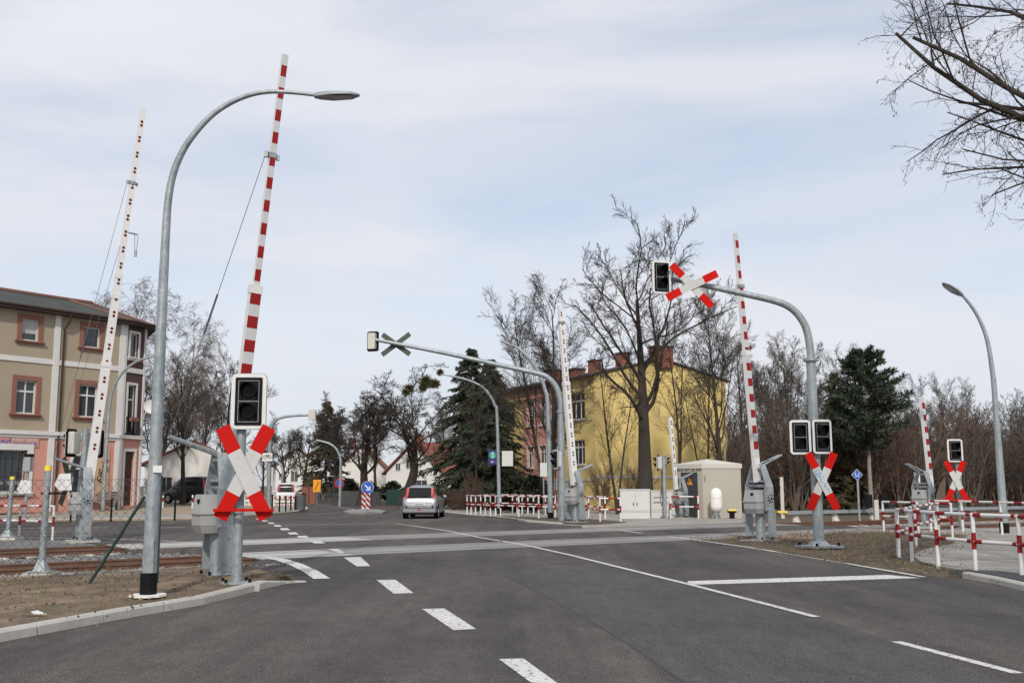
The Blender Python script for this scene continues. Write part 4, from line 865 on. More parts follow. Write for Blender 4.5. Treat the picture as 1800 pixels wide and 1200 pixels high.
m = MB(); m.tube(p1[:2], [.138, .118], 18); m.build('mast', 'galv', t, True); m = MB(); m.tube(*smooth_path(p1[1:], [.1, .1, .098, .095, .092, .088, .082, .075, .065]), 18); m.build('curved_arm', 'galv', t, True)
m = MB(); m.tube([p1[1]-Vector((0, 0, .04)), p1[1]+Vector((0, 0, .04))], .19, 16); m.build('flange', 'galv_dark', t)
m = MB(); m.box(b+Vector((0, 0, .06)), (.85, .85, .05), Matrix.Rotation(.4, 3, 'Z')); bp = m.build('base_plate', 'galv', t); m = MB(); m.hull8([b+Vector(v) for v in ((-.24, -.24, .08), (.24, -.24, .08), (.24, .24, .08), (-.24, .24, .08), (-.14, -.14, .2), (.14, -.14, .2), (.14, .14, .2), (-.14, .14, .2))]); m.build('gusset', 'galv', bp)
m = MB()
for k in range(4): a = k*math.pi/2+.4+.785; q = b+Vector((math.cos(a), math.sin(a), 0))*.48; m.tube([q+Vector((0, 0, .08)), q+Vector((0, 0, .16))], .035, 6)
m.build('anchor_bolts', 'black', bp)
head(t, cen(b, 1407, 768, -.25), R_(-3), .53, .87); head(t, cen(b, 1445.5, 767, -.25), R_(14), .54, .87); head(t, cen(b, 1163, 487, -.3), R_(16), .52, .88)
cross(t, cen(b, 1445, 845, -.3), R_(2), 1.56, .2, 26, graffiti=True)
cross(t, cen(b, 1216, 502, -.3), R_(6), 1.5, .2, 36, roll=80)
b = G(988, 917); t = thing('signal_gantry', 'grey gantry seen from behind reaching left above the silver car', 'signal gantry', b, group='signal gantries over the road')
p1 = [b, cen(b, 986, 723), cen(b, 985, 705), cen(b, 979, 683), cen(b, 967, 667), cen(b, 948, 657), cen(b, 880, 642), cen(b, 780, 620), cen(b, 655, 596)]
m = MB(); m.tube(p1[:2], [.17, .155], 16); m.build('mast', 'galv', t, True); m = MB(); m.tube(*smooth_path(p1[1:], [.135, .135, .13, .125, .12, .11, .095, .08]), 16); m.build('curved_arm', 'galv', t, True)
m = MB(); m.tube([p1[1]-Vector((0, 0, .05)), p1[1]+Vector((0, 0, .05))], .2, 14); m.build('flange', 'galv_dark', t)
head(t, cen(b, 656, 600, .15), R_(180-14), .56, .92); cross(t, cen(b, 696, 605, .15), R_(172), 1.62, .23, 36, roll=90)
head(t, cen(b, 976, 807, -.1), R_(-66), .56, .86); cross(t, cen(b, 977, 851, .05), R_(-101), 1.45, .2, 27)
b = G(1169, 911.5); t = thing('crossing_signal', 'small footpath signal seen from behind between cabinet and hut', 'signal', b, group=SG); post(t, b, hz(b, 800), .085, base_w=.35)
head(t, cen(b, 1156, 813, .1), R_(-112), .5, .74); head(t, cen(b, 1170, 810, .3), R_(100), .4, .5); cross(t, cen(b, 1164, 848, .2), R_(-104), 1.25, .18, 26); m = MB(); m.box(cen(b, 1162, 874, .1), (.7, .04, .04)); m.build('red_bar', 'red_dark', t)
b = G(1691, 931); t = thing('crossing_signal', 'far right footpath signal with upright cross in front of the forest', 'signal', b, group=SG); post(t, b, hz(b, 800), .095, base_w=.4)
head(t, cen(b, 1679, 791.5, -.2), R_(3), .57, .82); cross(t, cen(b, 1680, 844, -.25), R_(2), 1.52, .21, 26); m = MB(); m.box(cen(b, 1683, 877.5, -.3), (1.2, .04, .04)); m.build('red_bar', 'cross_red', t)
b = G(140, 951); t = thing('crossing_signal', 'far left crossing signal seen from behind in front of the pink shop front', 'signal', b, group=SG); post(t, b, hz(b, 753), .10, base_w=.45)
head(t, cen(b, 124, 778, .05), R_(-105), .5, .86); head(t, cen(b, 171, 780, .4), R_(165), .5, .86); cross(t, cen(b, 122, 845, .05), R_(-100), 1.6, .24, 27)

# ------------------------------------------------------------------ lamps
def lamp(base, pts, rads, hd, label, black=.35, headlen=None, grp='curved street lamps'):
    t = thing('street_lamp', label, 'street lamp', base, group=grp); P = [base]+[cen(base, *p) for p in pts]
    m = MB(); m.tube(*smooth_path(P, rads), 16); m.build('mast', 'galv', t, True)
    if black: m = MB(); m.tube([base, base+Vector((0, 0, black))], rads[0]+.008, 14); m.build('black_band', 'black', t)
    if hd:
        a, b2 = cen(base, *hd[0]), cen(base, *hd[1]); d = (b2-a); L_ = d.length; d.normalize(); s = Vector((0, 1, 0)); u = s.cross(d)*-1
        if u.z < 0: u = -u
        wd = hd[2]; secs = [(0, .35, .06), (.12, .6, .085), (.4, 1, .08), (.8, .85, .06), (1, .25, .03)]; rings = []
        m = MB(); vs = []; fs = []
        for (f, w_, h_) in secs:
            c = a+d*L_*f; h_ *= L_/1.0; vs += [c-s*wd*w_/2-u*h_*.6, c+s*wd*w_/2-u*h_*.6, c+s*wd*w_/2*.8+u*h_*.5, c-s*wd*w_/2*.8+u*h_*.5]
        for i in range(len(secs)-1):
            for k in range(4): fs.append((i*4+k, i*4+(k+1) % 4, i*4+4+(k+1) % 4, i*4+4+k))
        fs += [(3, 2, 1, 0), tuple(len(vs)-4+k for k in range(4))]; m._a(vs, fs); hd_ = m.build('lamp_head', 'galv_dark', t)
        m = MB(); c0 = a+d*L_*.42-u*(.062*L_); c1 = a+d*L_*.85-u*.055*L_; m.face([c0-s*wd*.35, c1-s*wd*.28, c1+s*wd*.28, c0+s*wd*.35]); m.build('lamp_glass', 'curtain', hd_)
    return t
b = G(260, 1050, .105); t = lamp(b, [(272, 820), (283, 580), (291, 420), (296, 350), (305, 305), (320, 268), (342, 235), (372, 203), (405, 181), (440, 167), (475, 161.5), (515, 163), (560, 168)], [.11, .092, .076, .062, .056, .053, .05, .047, .044, .04, .036, .033, .03, .027], ((552, 168), (632, 167), .3), 'nearest galvanised street lamp with curved arm and black base band on the left verge')
m = MB(); m.tube([b+Vector((0, 0, .02)), b+Vector((0, 0, .05))], .26, 9); m.build('mortar_collar', 'white_wall', t)
m = MB(); m.box(cen(b, 277, 824, -.10), (.13, .02, .1)); m.build('sticker', 'white', t)
m = MB(); m.box(cen(b, 262, 975, -.108), (.13, .006, .5)); m.build('access_door', 'galv', t)
b = G(180, 908); lamp(b, [(190, 740), (197, 690), (206, 668), (222, 648), (243, 634), (268, 626)], [.11, .09, .08, .075, .07, .065, .06], ((266, 627), (290, 622), .3), 'slender street lamp with curved arm before the corner house')
b = G(968, 913); lamp(b, [(963, 720), (958, 685), (948, 657), (932, 632), (912, 613), (903, 608)], [.13, .105, .09, .085, .08, .07, .06], ((906, 609), (878, 598), .42), 'street lamp behind the grey gantry mast with head pointing left')
b = G(878, 904); t = lamp(b, [(874, 735), (870, 712), (860, 693), (845, 678), (820, 667), (790, 660)], [.115, .09, .085, .08, .07, .06, .05], ((793, 661), (775, 657), .3), 'street lamp carrying the blue station sign with white letter')
q = cen(b, 866, 803.5, -.02); m = MB(); m.box(q, (.52, .06, .82)); sb = m.build('station_sign', 'navy_sign', t); F = face_frame(q+Vector((0, -.034, .12)), 0); m = MB(); m.M = F; m.tube([(0, 0, 0), (0, 0, .006)], .2, 20); m.build('green_disc', 's_green', sb)
text('letter', 'S', .42, 'white', sb, frame(q+Vector((0, -.044, .12)), (1, 0, 0), (0, 0, 1), (0, -1, 0))); m = MB(); m.M = face_frame(q+Vector((0, -.034, -.25)), 0); m.box((0, 0, 0), (.2, .025, .008)); m.tube([(-.02, .08, 0), (-.1, 0, 0), (-.02, -.08, 0)], .014, 4); m.build('arrow', 'white', sb)
q = cen(b, 892, 805.5, -.02); m = MB(); m.box(q, (.62, .05, .85)); m.build('blank_white_sign', 'cabinet', t)
b = G(597, 889.5); lamp(b, [(599, 822), (598, 805), (592, 790), (580, 780), (562, 774.5), (556, 773)], [.13, .11, .1, .095, .09, .08, .06], None, 'distant pale street lamp above the no stopping sign', black=0)
b = G(491, 884); lamp(b, [(497, 835), (496, 822), (491, 814), (482, 809), (476, 807)], [.12, .1, .095, .09, .08, .06], None, 'farthest pale street lamp in front of the slate roofed house', black=0)
b = G(1766, 937); lamp(b, [(1749, 700), (1744, 650), (1737, 605), (1727, 573), (1713, 546), (1698, 526), (1688, 516)], [.15, .088, .08, .072, .064, .057, .051, .046], ((1692, 519), (1657, 497), .55), 'grey street lamp in front of the forest at the right edge')
# traffic signal mast far left of centre
b = G(472, 893); t = thing('traffic_light_mast', 'thin grey mast with arm carrying a pale signal over the side road', 'traffic light', b); P = [b]+[cen(b, *p) for p in ((474, 780), (476, 755), (483, 740), (497, 733), (520, 730), (550, 729))]
m = MB(); m.tube(*smooth_path(P, [.17, .14, .12, .11, .1, .1, .09]), 10); m.build('mast', 'galv', t, True)
q = cen(b, 549, 729); m = MB(); m.box(q, (.5, .4, .75)); m.build('signal_box', 'beige_box', t); m = MB(); m.box(cen(b, 470, 803, -.25), (.72, .03, .6)); s_ = m.build('bicycle_sign', 'white', t)
m = MB(); F = face_frame(cen(b, 470, 802, -.28), 0); m.M = F
for s in (-1, 1): m.tube([(s*.17+.12*math.cos(a), -.04+.12*math.sin(a), 0) for a in np.linspace(0, 6.28, 13)], .014, 4, False)
m.tube([(-.17, -.04, 0), (-.07, .12, 0), (.1, .12, 0), (.17, -.04, 0), (0, -.04, 0), (-.07, .12, 0)], .013, 4); m.tube([(0, -.04, 0), (.1, .12, 0), (.14, .17, 0)], .013, 4); m.build('bicycle_symbol', 'black', s_)
m = MB(); m.box(cen(b, 475, 833, .2), (.5, .3, 1.0)); m.build('signal_box', 'beige_box', t)

# ------------------------------------------------------------------ railings
def railing(pts, label, h=1.05, r=.038, mid=.55, ph=0.0, closed_ends=True, zb=None):
    root = thing('railing', label, 'railing', pts[0], group='red and white tube railings')
    z0 = zb if zb is not None else 0
    for p in pts:
        p = Vector((p[0], p[1], z0)); m = MB(); m.tube([p-Vector((0, 0, .1)), p+Vector((0, 0, h))], r, 10); po = m.build('post', 'white', root, True)
        m = MB(); m.tube([p+Vector((0, 0, mid-.14)), p+Vector((0, 0, mid+.16))], r+.003, 10); m.build('red_band', 'red', po, True)
    ln = ph
    for a, b in zip(pts[:-1], pts[1:]):
        a = Vector((a[0], a[1], z0)); b = Vector((b[0], b[1], z0)); L_ = (b-a).length; d = (b-a)/L_
        for z in (h-.02, mid):
            m = MB(); m.tube([a+Vector((0, 0, z)), b+Vector((0, 0, z))], r*.92, 10); ra = m.build('rail', 'white', root, True)
            k = -((ln) % 1.1)+.45
            while k < L_:
                s0, s1 = max(0.04, k), min(L_-.04, k+.4)
                if s1-s0 > .05: m = MB(); m.tube([a+d*s0+Vector((0, 0, z)), a+d*s1+Vector((0, 0, z))], r*.92+.003, 10, False); m.build('red_band', 'red', ra, True)
                k += 1.1
        ln += L_
    return root
railing(g((1581, 985), (1604, 993), (1650, 1003), (1716, 1013), (1797, 1022), (1900, 1037)), 'nearest red and white railing along the footpath at the right edge', zb=.08)
railing(g((1580, 984), (1611, 964), (1651, 949), (1675, 950.5)), 'short red and white railing running back from the footpath corner', zb=.05, ph=.3)
railing(g((1554, 936.5), (1615, 941)), 'short red and white railing at the crossing end of the footpath', zb=.02); railing(g((1637, 932), (1693, 935), (1762, 940), (1850, 947)), 'long red and white railing on the far side of the footpath', zb=.02, ph=.6)
railing(g((821, 904.5), (828, 905.3), (836, 906), (853, 907.5), (862, 907.8), (871, 908), (880, 908.3), (912, 910), (947, 912), (976, 912)), 'front red and white railing between car and grey gantry', zb=.04)
railing(g((845, 904), (871, 902), (901, 902.5), (909, 903), (918, 903.8), (928, 904.4), (938, 905.2), (959, 906.5), (1000, 908.5), (1035, 910.5), (1064, 912.5)), 'rear red and white railing in front of the evergreen bushes', zb=.04, ph=.5)
railing(g((1031.5, 914.5), (1055, 919), (1091, 919)), 'red and white railing beside the white cabinets', zb=.03, ph=.2)
railing(g((1179, 911.5), (1228, 912)), 'short red and white railing before the hut door', zb=.03, ph=.4)
railing(g((-60, 944), (-20, 945), (33, 946), (92, 949)), 'red and white railing beyond the tracks on the left', zb=.02, ph=.3)

# ------------------------------------------------------------------ fence and small things on the left
fa, fb = G(274, 1037), G(-90, 1033); z0, z1 = .02, hz(fa, 842); d = (fb-fa); FLn = d.length; d.normalize()
t = thing('chain_link_fence', 'green chain link fence with braced end post beside the tracks', 'fence', fa); m = MB(); m.tube([fa, fa+Vector((0, 0, z1+.06))], .035, 8); m.build('end_post', 'green_post', t, True)
q0 = G(150, 1036); m = MB(); m.tube([cen(fa, 254, 872), q0], .028, 8); m.build('diagonal_brace', 'green_post', t, True)
m = MB(); stp = .165; H_ = z1-z0; k = -H_
while k < FLn:
    for s in (0, 1):
        a0, a1 = k, k+H_; s0, s1 = max(0, a0), min(FLn, a1)
        if s1 > s0:
            f0, f1 = (s0-a0)/H_, (s1-a0)/H_
            if s: f0, f1 = 1-f0, 1-f1
            m.tube([fa+d*s0+Vector((0, 0, z0+H_*f0)), fa+d*s1+Vector((0, 0, z0+H_*f1))], .0035, 3, False)
    k += stp
m.build('wire_mesh', 'wire', t); m = MB()
for z in (z1, z0+.02, (z0+z1)/2): m.tube([fa+Vector((0, 0, z)), fb+Vector((0, 0, z))], .0045, 4, False)
m.build('tension_wire', 'wire', t)
for k in (3.2, FLn): m = MB(); m.tube([fa+d*k+Vector((0, 0, -.1)), fa+d*k+Vector((0, 0, z1+.05))], .03, 8); m.build('line_post', 'green_post', t, True) if k > 4 else None
def reflector(base, top, cpx, lab, s=1.0, capr=.05):
    t = thing('radar_reflector', lab, 'reflector', base, group='radar reflectors on yellow capped posts'); zt = top.z
    m = MB(); m.tube([base, Vector((top.x, top.y, zt-.1))], capr, 12); m.build('post', 'galv', t, True); m = MB(); m.tube([Vector((top.x, top.y, zt-.1)), Vector((top.x, top.y, zt))], capr+.006, 12); m.build('cap', 'yellow_cap', t, True)
    m = MB(); m.box(base+Vector((0, 0, .1)), (.42*s, .36*s, .02)); bp = m.build('base_plate', 'galv', t); m = MB(); m.tube([base+Vector((0, 0, .11)), base+Vector((0, 0, .34))], [.17*s, .055], 4); m.build('gusset', 'galv', bp); m = MB(); m.box(base+Vector((0, 0, -.02)), (.62*s, .5*s, .2), taper=.9); m.build('foundation', 'kerb', t)
    m = MB(); c = cpx; k = .24*s; P = [c+Vector(v)*s for v in ((-.165, .1, -.05), (-.035, .02, .17), (.05, -.14, -.145), (.125, .14, .175), (.185, .1, -.145), (-.02, .2, -.06))]
    m._a(P, [(0, 2, 1), (1, 2, 4, 3), (0, 5, 4, 2), (0, 1, 3, 5), (3, 4, 5)]); m.build('corner_reflector', 'white', t)
    m = MB(); m.box((Vector((top.x, top.y, c.z-.2*s))+c-Vector((0, 0, .2*s)))/2, (abs(c.x-top.x)+.2*s, .06, .04)); m.build('bracket', 'black', t)
b = G(72, 1013); reflector(b, at(85, 818, b.y), at(106, 848, b.y), 'nearer white corner reflector on a grey post with yellow cap', 1.0, .06)
b = G(13, 948); reflector(b, at(22, 837, b.y), at(38, 856, b.y), 'farther white corner reflector in front of the shop window', 1.35, .07)
b = G(43, 915); t = thing('slim_post', 'slim grey post with dark lantern in front of the shop window', 'post', b); m = MB(); m.tube([b, cen(b, 49, 822)], .075, 8); m.build('mast', 'galv_dark', t, True); m = MB(); m.box(cen(b, 50, 815), (.3, .3, .72)); m.build('lantern', 'grey_paint', t); m = MB(); m.box(cen(b, 51, 800), (.34, .34, .14)); m.build('lantern_cap', 'black', t)
# bollards
def bollard(px, pyb, pyt, label, mt='black', r=.05, z=.12):
    b = G(px, pyb, z); t = thing('bollard', label, 'bollard', b, group='slim dark bollards along the pavement' if mt == 'black' else 'red and white marker posts'); zt = hz(b, pyt)
    m = MB(); m.tube([b-Vector((0, 0, .1)), Vector((b.x, b.y, zt))], r, 8); p = m.build('post', mt, t, True); m = MB(); m.sphere((b.x, b.y, zt), r*1.15, 8, 5); m.build('knob', mt, t, True)
    if mt != 'black': m = MB(); m.tube([Vector((b.x, b.y, z+.3)), Vector((b.x, b.y, z+.55))], r+.004, 8); m.build('red_band', 'red', p)
for (px, pb, pt, lb) in ((307, 911, 879, 'dark bollard right of the nearest lamp mast'), (195, 913, 878, 'dark bollard beside the wooden bench'), (124, 913, 880, 'dark bollard behind the far left barrier'), (478, 901, 870, 'dark bollard nearest the striped bar on the corner pavement'), (491, 899.5, 872, 'second dark bollard on the corner pavement'), (502, 898.5, 872, 'third dark bollard on the corner pavement'), (511, 897, 872, 'fourth dark bollard on the corner pavement'), (518.5, 896, 873, 'fifth dark bollard next to the litter bin')): bollard(px, pb, pt, lb)
bollard(286, 890, 872, 'white marker post in front of the dark bushes', 'white', .05, .4); bollard(338, 891, 871, 'red banded marker post next to the parked dark car', 'white', .05, .4)
# bench
b = G(172, 896, .35); t = thing('bench', 'weathered wooden bench in front of the corner house door', 'bench', b, R_(20)); M0 = Matrix.Translation(b) @ Matrix.Rotation(R_(20), 4, 'Z')
for k in range(4): m = MB(); m.M = M0; m.box((0, -.2+.13*k, .46), (2.6, .1, .05)); m.build('seat_slat', 'wood_grey', t)
for k in range(3): m = MB(); m.M = M0; m.box((0, .3, .62+.16*k), (2.6, .05, .13)); m.build('back_slat', 'wood_grey', t)
for s in (-1, 1): m = MB(); m.M = M0; m.box((s*.95, 0, .22), (.1, .5, .44)); m.box((s*.95, .34, .6), (.08, .05, .7)); m.build('leg', 'black', t)
# litter bin, construction barriers, island, signs
b = G(528, 896, .11); t = thing('litter_bin', 'dark grey litter bin at the pavement corner', 'bin', b); m = MB(); m.tube([b, b+Vector((0, 0, .95))], [.3, .34], 12); m.build('bin_body', 'fence_grey', t, True); m = MB(); m.tube([b+Vector((0, 0, .97)), b+Vector((0, 0, 1.05))], [.37, .3], 12); m.build('lid', 'black', t, True)
def site_fence(px0, px1, pyb, pyt, label):
    a, b2 = G(px0, pyb, .3), G(px1, pyb, .3); Y = (a.y+b2.y)/2; a, b2 = at(px0, pyb, Y), at(px1, pyb, Y); h_ = at(px0, pyt, Y).z-a.z; t = thing('site_barrier', label, 'barrier', a, group='construction barriers'); wd = b2.x-a.x
    for z in (.12, .45, .82): m = MB(); m.box((a.x+wd/2, Y, a.z+h_*z), (wd, .05, h_*.17)); bd = m.build('barrier_board', 'white', t); n = 5
    for k in range(5):
        m = MB(); m.box((a.x+wd*(k+.35)/5, Y-.03, a.z+h_*.82), (wd*.09, .012, h_*.17)); m.build('red_field', 'cross_red', t)
    for k in range(4): m = MB(); m.box((a.x+wd*(k+.5)/4, Y-.03, a.z+h_*.12), (wd*.1, .012, h_*.09)); m.build('red_field', 'cross_red', t)
    for x in (0, .5, 1): m = MB(); m.box((a.x+wd*x, Y+.03, a.z+h_*.47), (.07, .04, h_*1.0)); m.build('barrier_post', 'white', t)
site_fence(481, 522, 889, 871, 'white construction barrier with red fields behind the bollards'); site_fence(430, 444, 889, 868, 'construction barrier partly hidden by the red and white cross'); site_fence(517, 529, 882, 868, 'farther construction barrier next to the brick gate pillars')
isl = g((603, 900.5), (612, 898.3), (640, 897), (664, 897.6), (679, 900.5), (672, 903.2), (640, 904.6), (612, 903.5)); struct(patch('traffic_island', isl, .1, 'panel', skirt=.2))
b = G(644, 901, .1); t = thing('keep_right_sign', 'round blue arrow sign above striped beacon boards on the traffic island', 'sign', b); q = cen(b, 646, 856.5); F = face_frame(q, 0); m = MB(); m.M = F; m.tube([(0, 0, -.02), (0, 0, .0)], .355, 28); di = m.build('sign_disc', 'white', t); m = MB(); m.M = F; m.tube([(0, 0, .001), (0, 0, .008)], .335, 28); m.build('blue_field', 'blue_sign', di)
m = MB(); m.M = F @ Matrix.Rotation(R_(-45), 4, 'Z'); m.box((-.04, 0, .014), (.34, .075, .008)); m.M = F @ Matrix.Rotation(R_(-45), 4, 'Z'); m.prism([(.24, 0, .01), (.06, .17, .01), (.02, .12, .01), (.11, .0, .01), (.02, -.12, .01), (.06, -.17, .01)], (0, 0, .008)); m.build('arrow', 'white', di)
m = MB(); m.tube([b, q+Vector((0, .05, .1))], .035, 8); m.build('post', 'galv', t)
for s, x in ((0, 639.5), (1, 647)):
    c = cen(b, x, 880.5, -.06); m = MB(); m.box(c, (.25, .03, .88)); bd = m.build('beacon_board', 'cross_white', t)
    for k in range(3): z = -.34+k*.3; sg = 1 if s == 0 else -1; w_ = .124; sl = .13*-1; m = MB(); m.prism([c+Vector((-w_, -.017, z+sl)), c+Vector((w_, -.017, z-sl)), c+Vector((w_, -.017, min(.44, z-sl+.15))), c+Vector((-w_, -.017, z+sl+.15))], (0, -.004, 0)) if False else m.prism([c+Vector((-w_, -.017, z+.13)), c+Vector((w_, -.017, z-.1)), c+Vector((w_, -.017, z+.05)), c+Vector((-w_, -.017, z+.28))], (0, -.004, 0)); m.build('red_stripe', 'red', bd)
def sign_post(px, pyb, pyt, label, Z=0.0, r=.035):
    b = G(px, pyb, Z); t = thing('road_sign', label, 'sign', b); m = MB(); m.tube([b, Vector((b.x, b.y, hz(b, pyt)))], r, 8); m.build('post', 'galv', t); return b, t
b, t = sign_post(597.5, 888.5, 838, 'no stopping sign with red ring on the distant lamp mast'); b = b+Vector((0, -.25, 0)); q = cen(b, 597, 849); F = face_frame(q, 0)
m = MB(); m.M = F; m.tube([(0, 0, 0), (0, 0, .02)], .42, 24); di = m.build('red_ring', 'cross_red', t); m = MB(); m.M = F; m.tube([(0, 0, .021), (0, 0, .03)], .33, 24); m.build('blue_field', 'blue_sign', di); m = MB(); m.M = F @ Matrix.Rotation(R_(45), 4, 'Z'); m.box((0, 0, .034), (.66, .08, .006)); m.build('red_slash', 'cross_red', di)
b, t = sign_post(557, 888, 846, 'orange diversion sign with black slash beside the hedge'); q = cen(b, 557, 853.5, -.06); m = MB(); m.box(q, (.62, .03, 1.0)); o_ = m.build('sign_plate', 'orange', t); m = MB(); m.box(q+Vector((0, -.02, 0)), (.05, .01, .7), Matrix.Rotation(R_(25), 3, 'Y')); m.build('black_slash', 'black', o_)
b, t = sign_post(956, 905, 820, 'white notice plate on a thin post between the leaning trunks'); m = MB(); m.box(cen(b, 956, 825, -.06), (.42, .03, .75)); m.build('sign_plate', 'cabinet', t)
b, t = sign_post(1511, 915, 842, 'blue diamond railway sign at the forest edge', r=.05); q = cen(b, 1506.5, 834, -.07); F = face_frame(q, 0) @ Matrix.Rotation(R_(45), 4, 'Z'); m = MB(); m.M = F; m.box((0, 0, 0), (.36, .36, .02)); pl_ = m.build('sign_plate', 'white', t); m = MB(); m.M = F; m.box((0, 0, .013), (.33, .33, .008)); m.build('blue_field', 'blue_sign', pl_)
m = MB(); m.M = face_frame(q, 0); 
for s in (-1, 1): m.box((s*.075, .04, .022), (.045, .085, .006))
m.box((0, -.06, .022), (.18, .04, .006)); m.build('white_symbol', 'white', pl_)
b = G(1612, 924, 0); t = thing('kilometre_board', 'small white board reading zero over six behind the footpath barrier', 'sign', b); m = MB(); m.tube([b, cen(b, 1612, 850)], .05, 6); m.build('post', 'cabinet', t); q = cen(b, 1612, 840, -.07); m = MB(); m.box(q, (.23, .03, .46)); pl_ = m.build('sign_plate', 'white', t)
text('digit', '0', .26, 'black', pl_, face_frame(q+Vector((0, -.02, .1)), 0)); text('digit', '6', .26, 'black', pl_, face_frame(q+Vector((0, -.02, -.12)), 0))
def rpost(px, pyb, pyt, wdt, label, boxes=()):
    b = G(px, pyb); t = thing('track_post', label, 'post', b); Mz = hz(b, pyt); m = MB(); m.box((b.x, b.y, Mz/2), (wdt, wdt*.8, Mz)); m.build('post', 'hut_roof', t)
    for (dx, z, sx, sz) in boxes: m = MB(); m.box((b.x+dx, b.y-.05, z), (sx, .2, sz)); m.build('dark_box', 'black', t)
rpost(1376, 911, 838, .16, 'pale concrete post beside the tracks behind the right barrier', ((.22, 2.0, .2, .45), (-.9, 1.5, 1.6, .12), (-.9, 1.9, 1.6, .06)))
rpost(1541, 913, 878, .2, 'short pale concrete post with black boxes beside the third rail', ((-.35, .85, .3, .6), (.38, .85, .3, .6)))
# third rail with cover along the far track
t = thing('third_rail', 'covered conductor rail on concrete brackets along the far track', 'rail', track(t1r+1, GAP+1.9)); ss = np.arange(t1r+2.4, 85, 1.5)
m = MB(); vs = []; fs = []
for i, s in enumerate(ss):
    for (o_, z) in ((-.14, .3), (.14, .3), (.14, .44), (-.14, .46)): p = track(s, GAP+2.1+o_); vs.append((p.x, p.y, z))
    if i: fs += [((i-1)*4+j, (i-1)*4+(j+1) % 4, i*4+(j+1) % 4, i*4+j) for j in range(4)]
fs += [(3, 2, 1, 0)]; m._a(vs, fs); m.build('cover_board', 'galv_dark', t)
for s in np.arange(t1r+3, 62, 2.4):
    m = MB(); p, q = track(s, GAP+2.1), track(s, GAP+1.75); m.hull8([p+Vector((-.12, 0, -.3)), p+Vector((.12, 0, -.3)), q+Vector((.12, 0, -.3)), q+Vector((-.12, 0, -.3)), p+Vector((-.1, 0, .3)), p+Vector((.1, 0, .3)), p+Vector((.1, .15, .3)), p+Vector((-.1, .15, .3))]); m.build('bracket', 'hut_roof', t)
p = track(t1r+2.2, GAP+2.1); m = MB(); m.box(p+Vector((0, 0, .42)), (.4, .4, .1)); m.build('end_cap', 'yellow_cap', t)
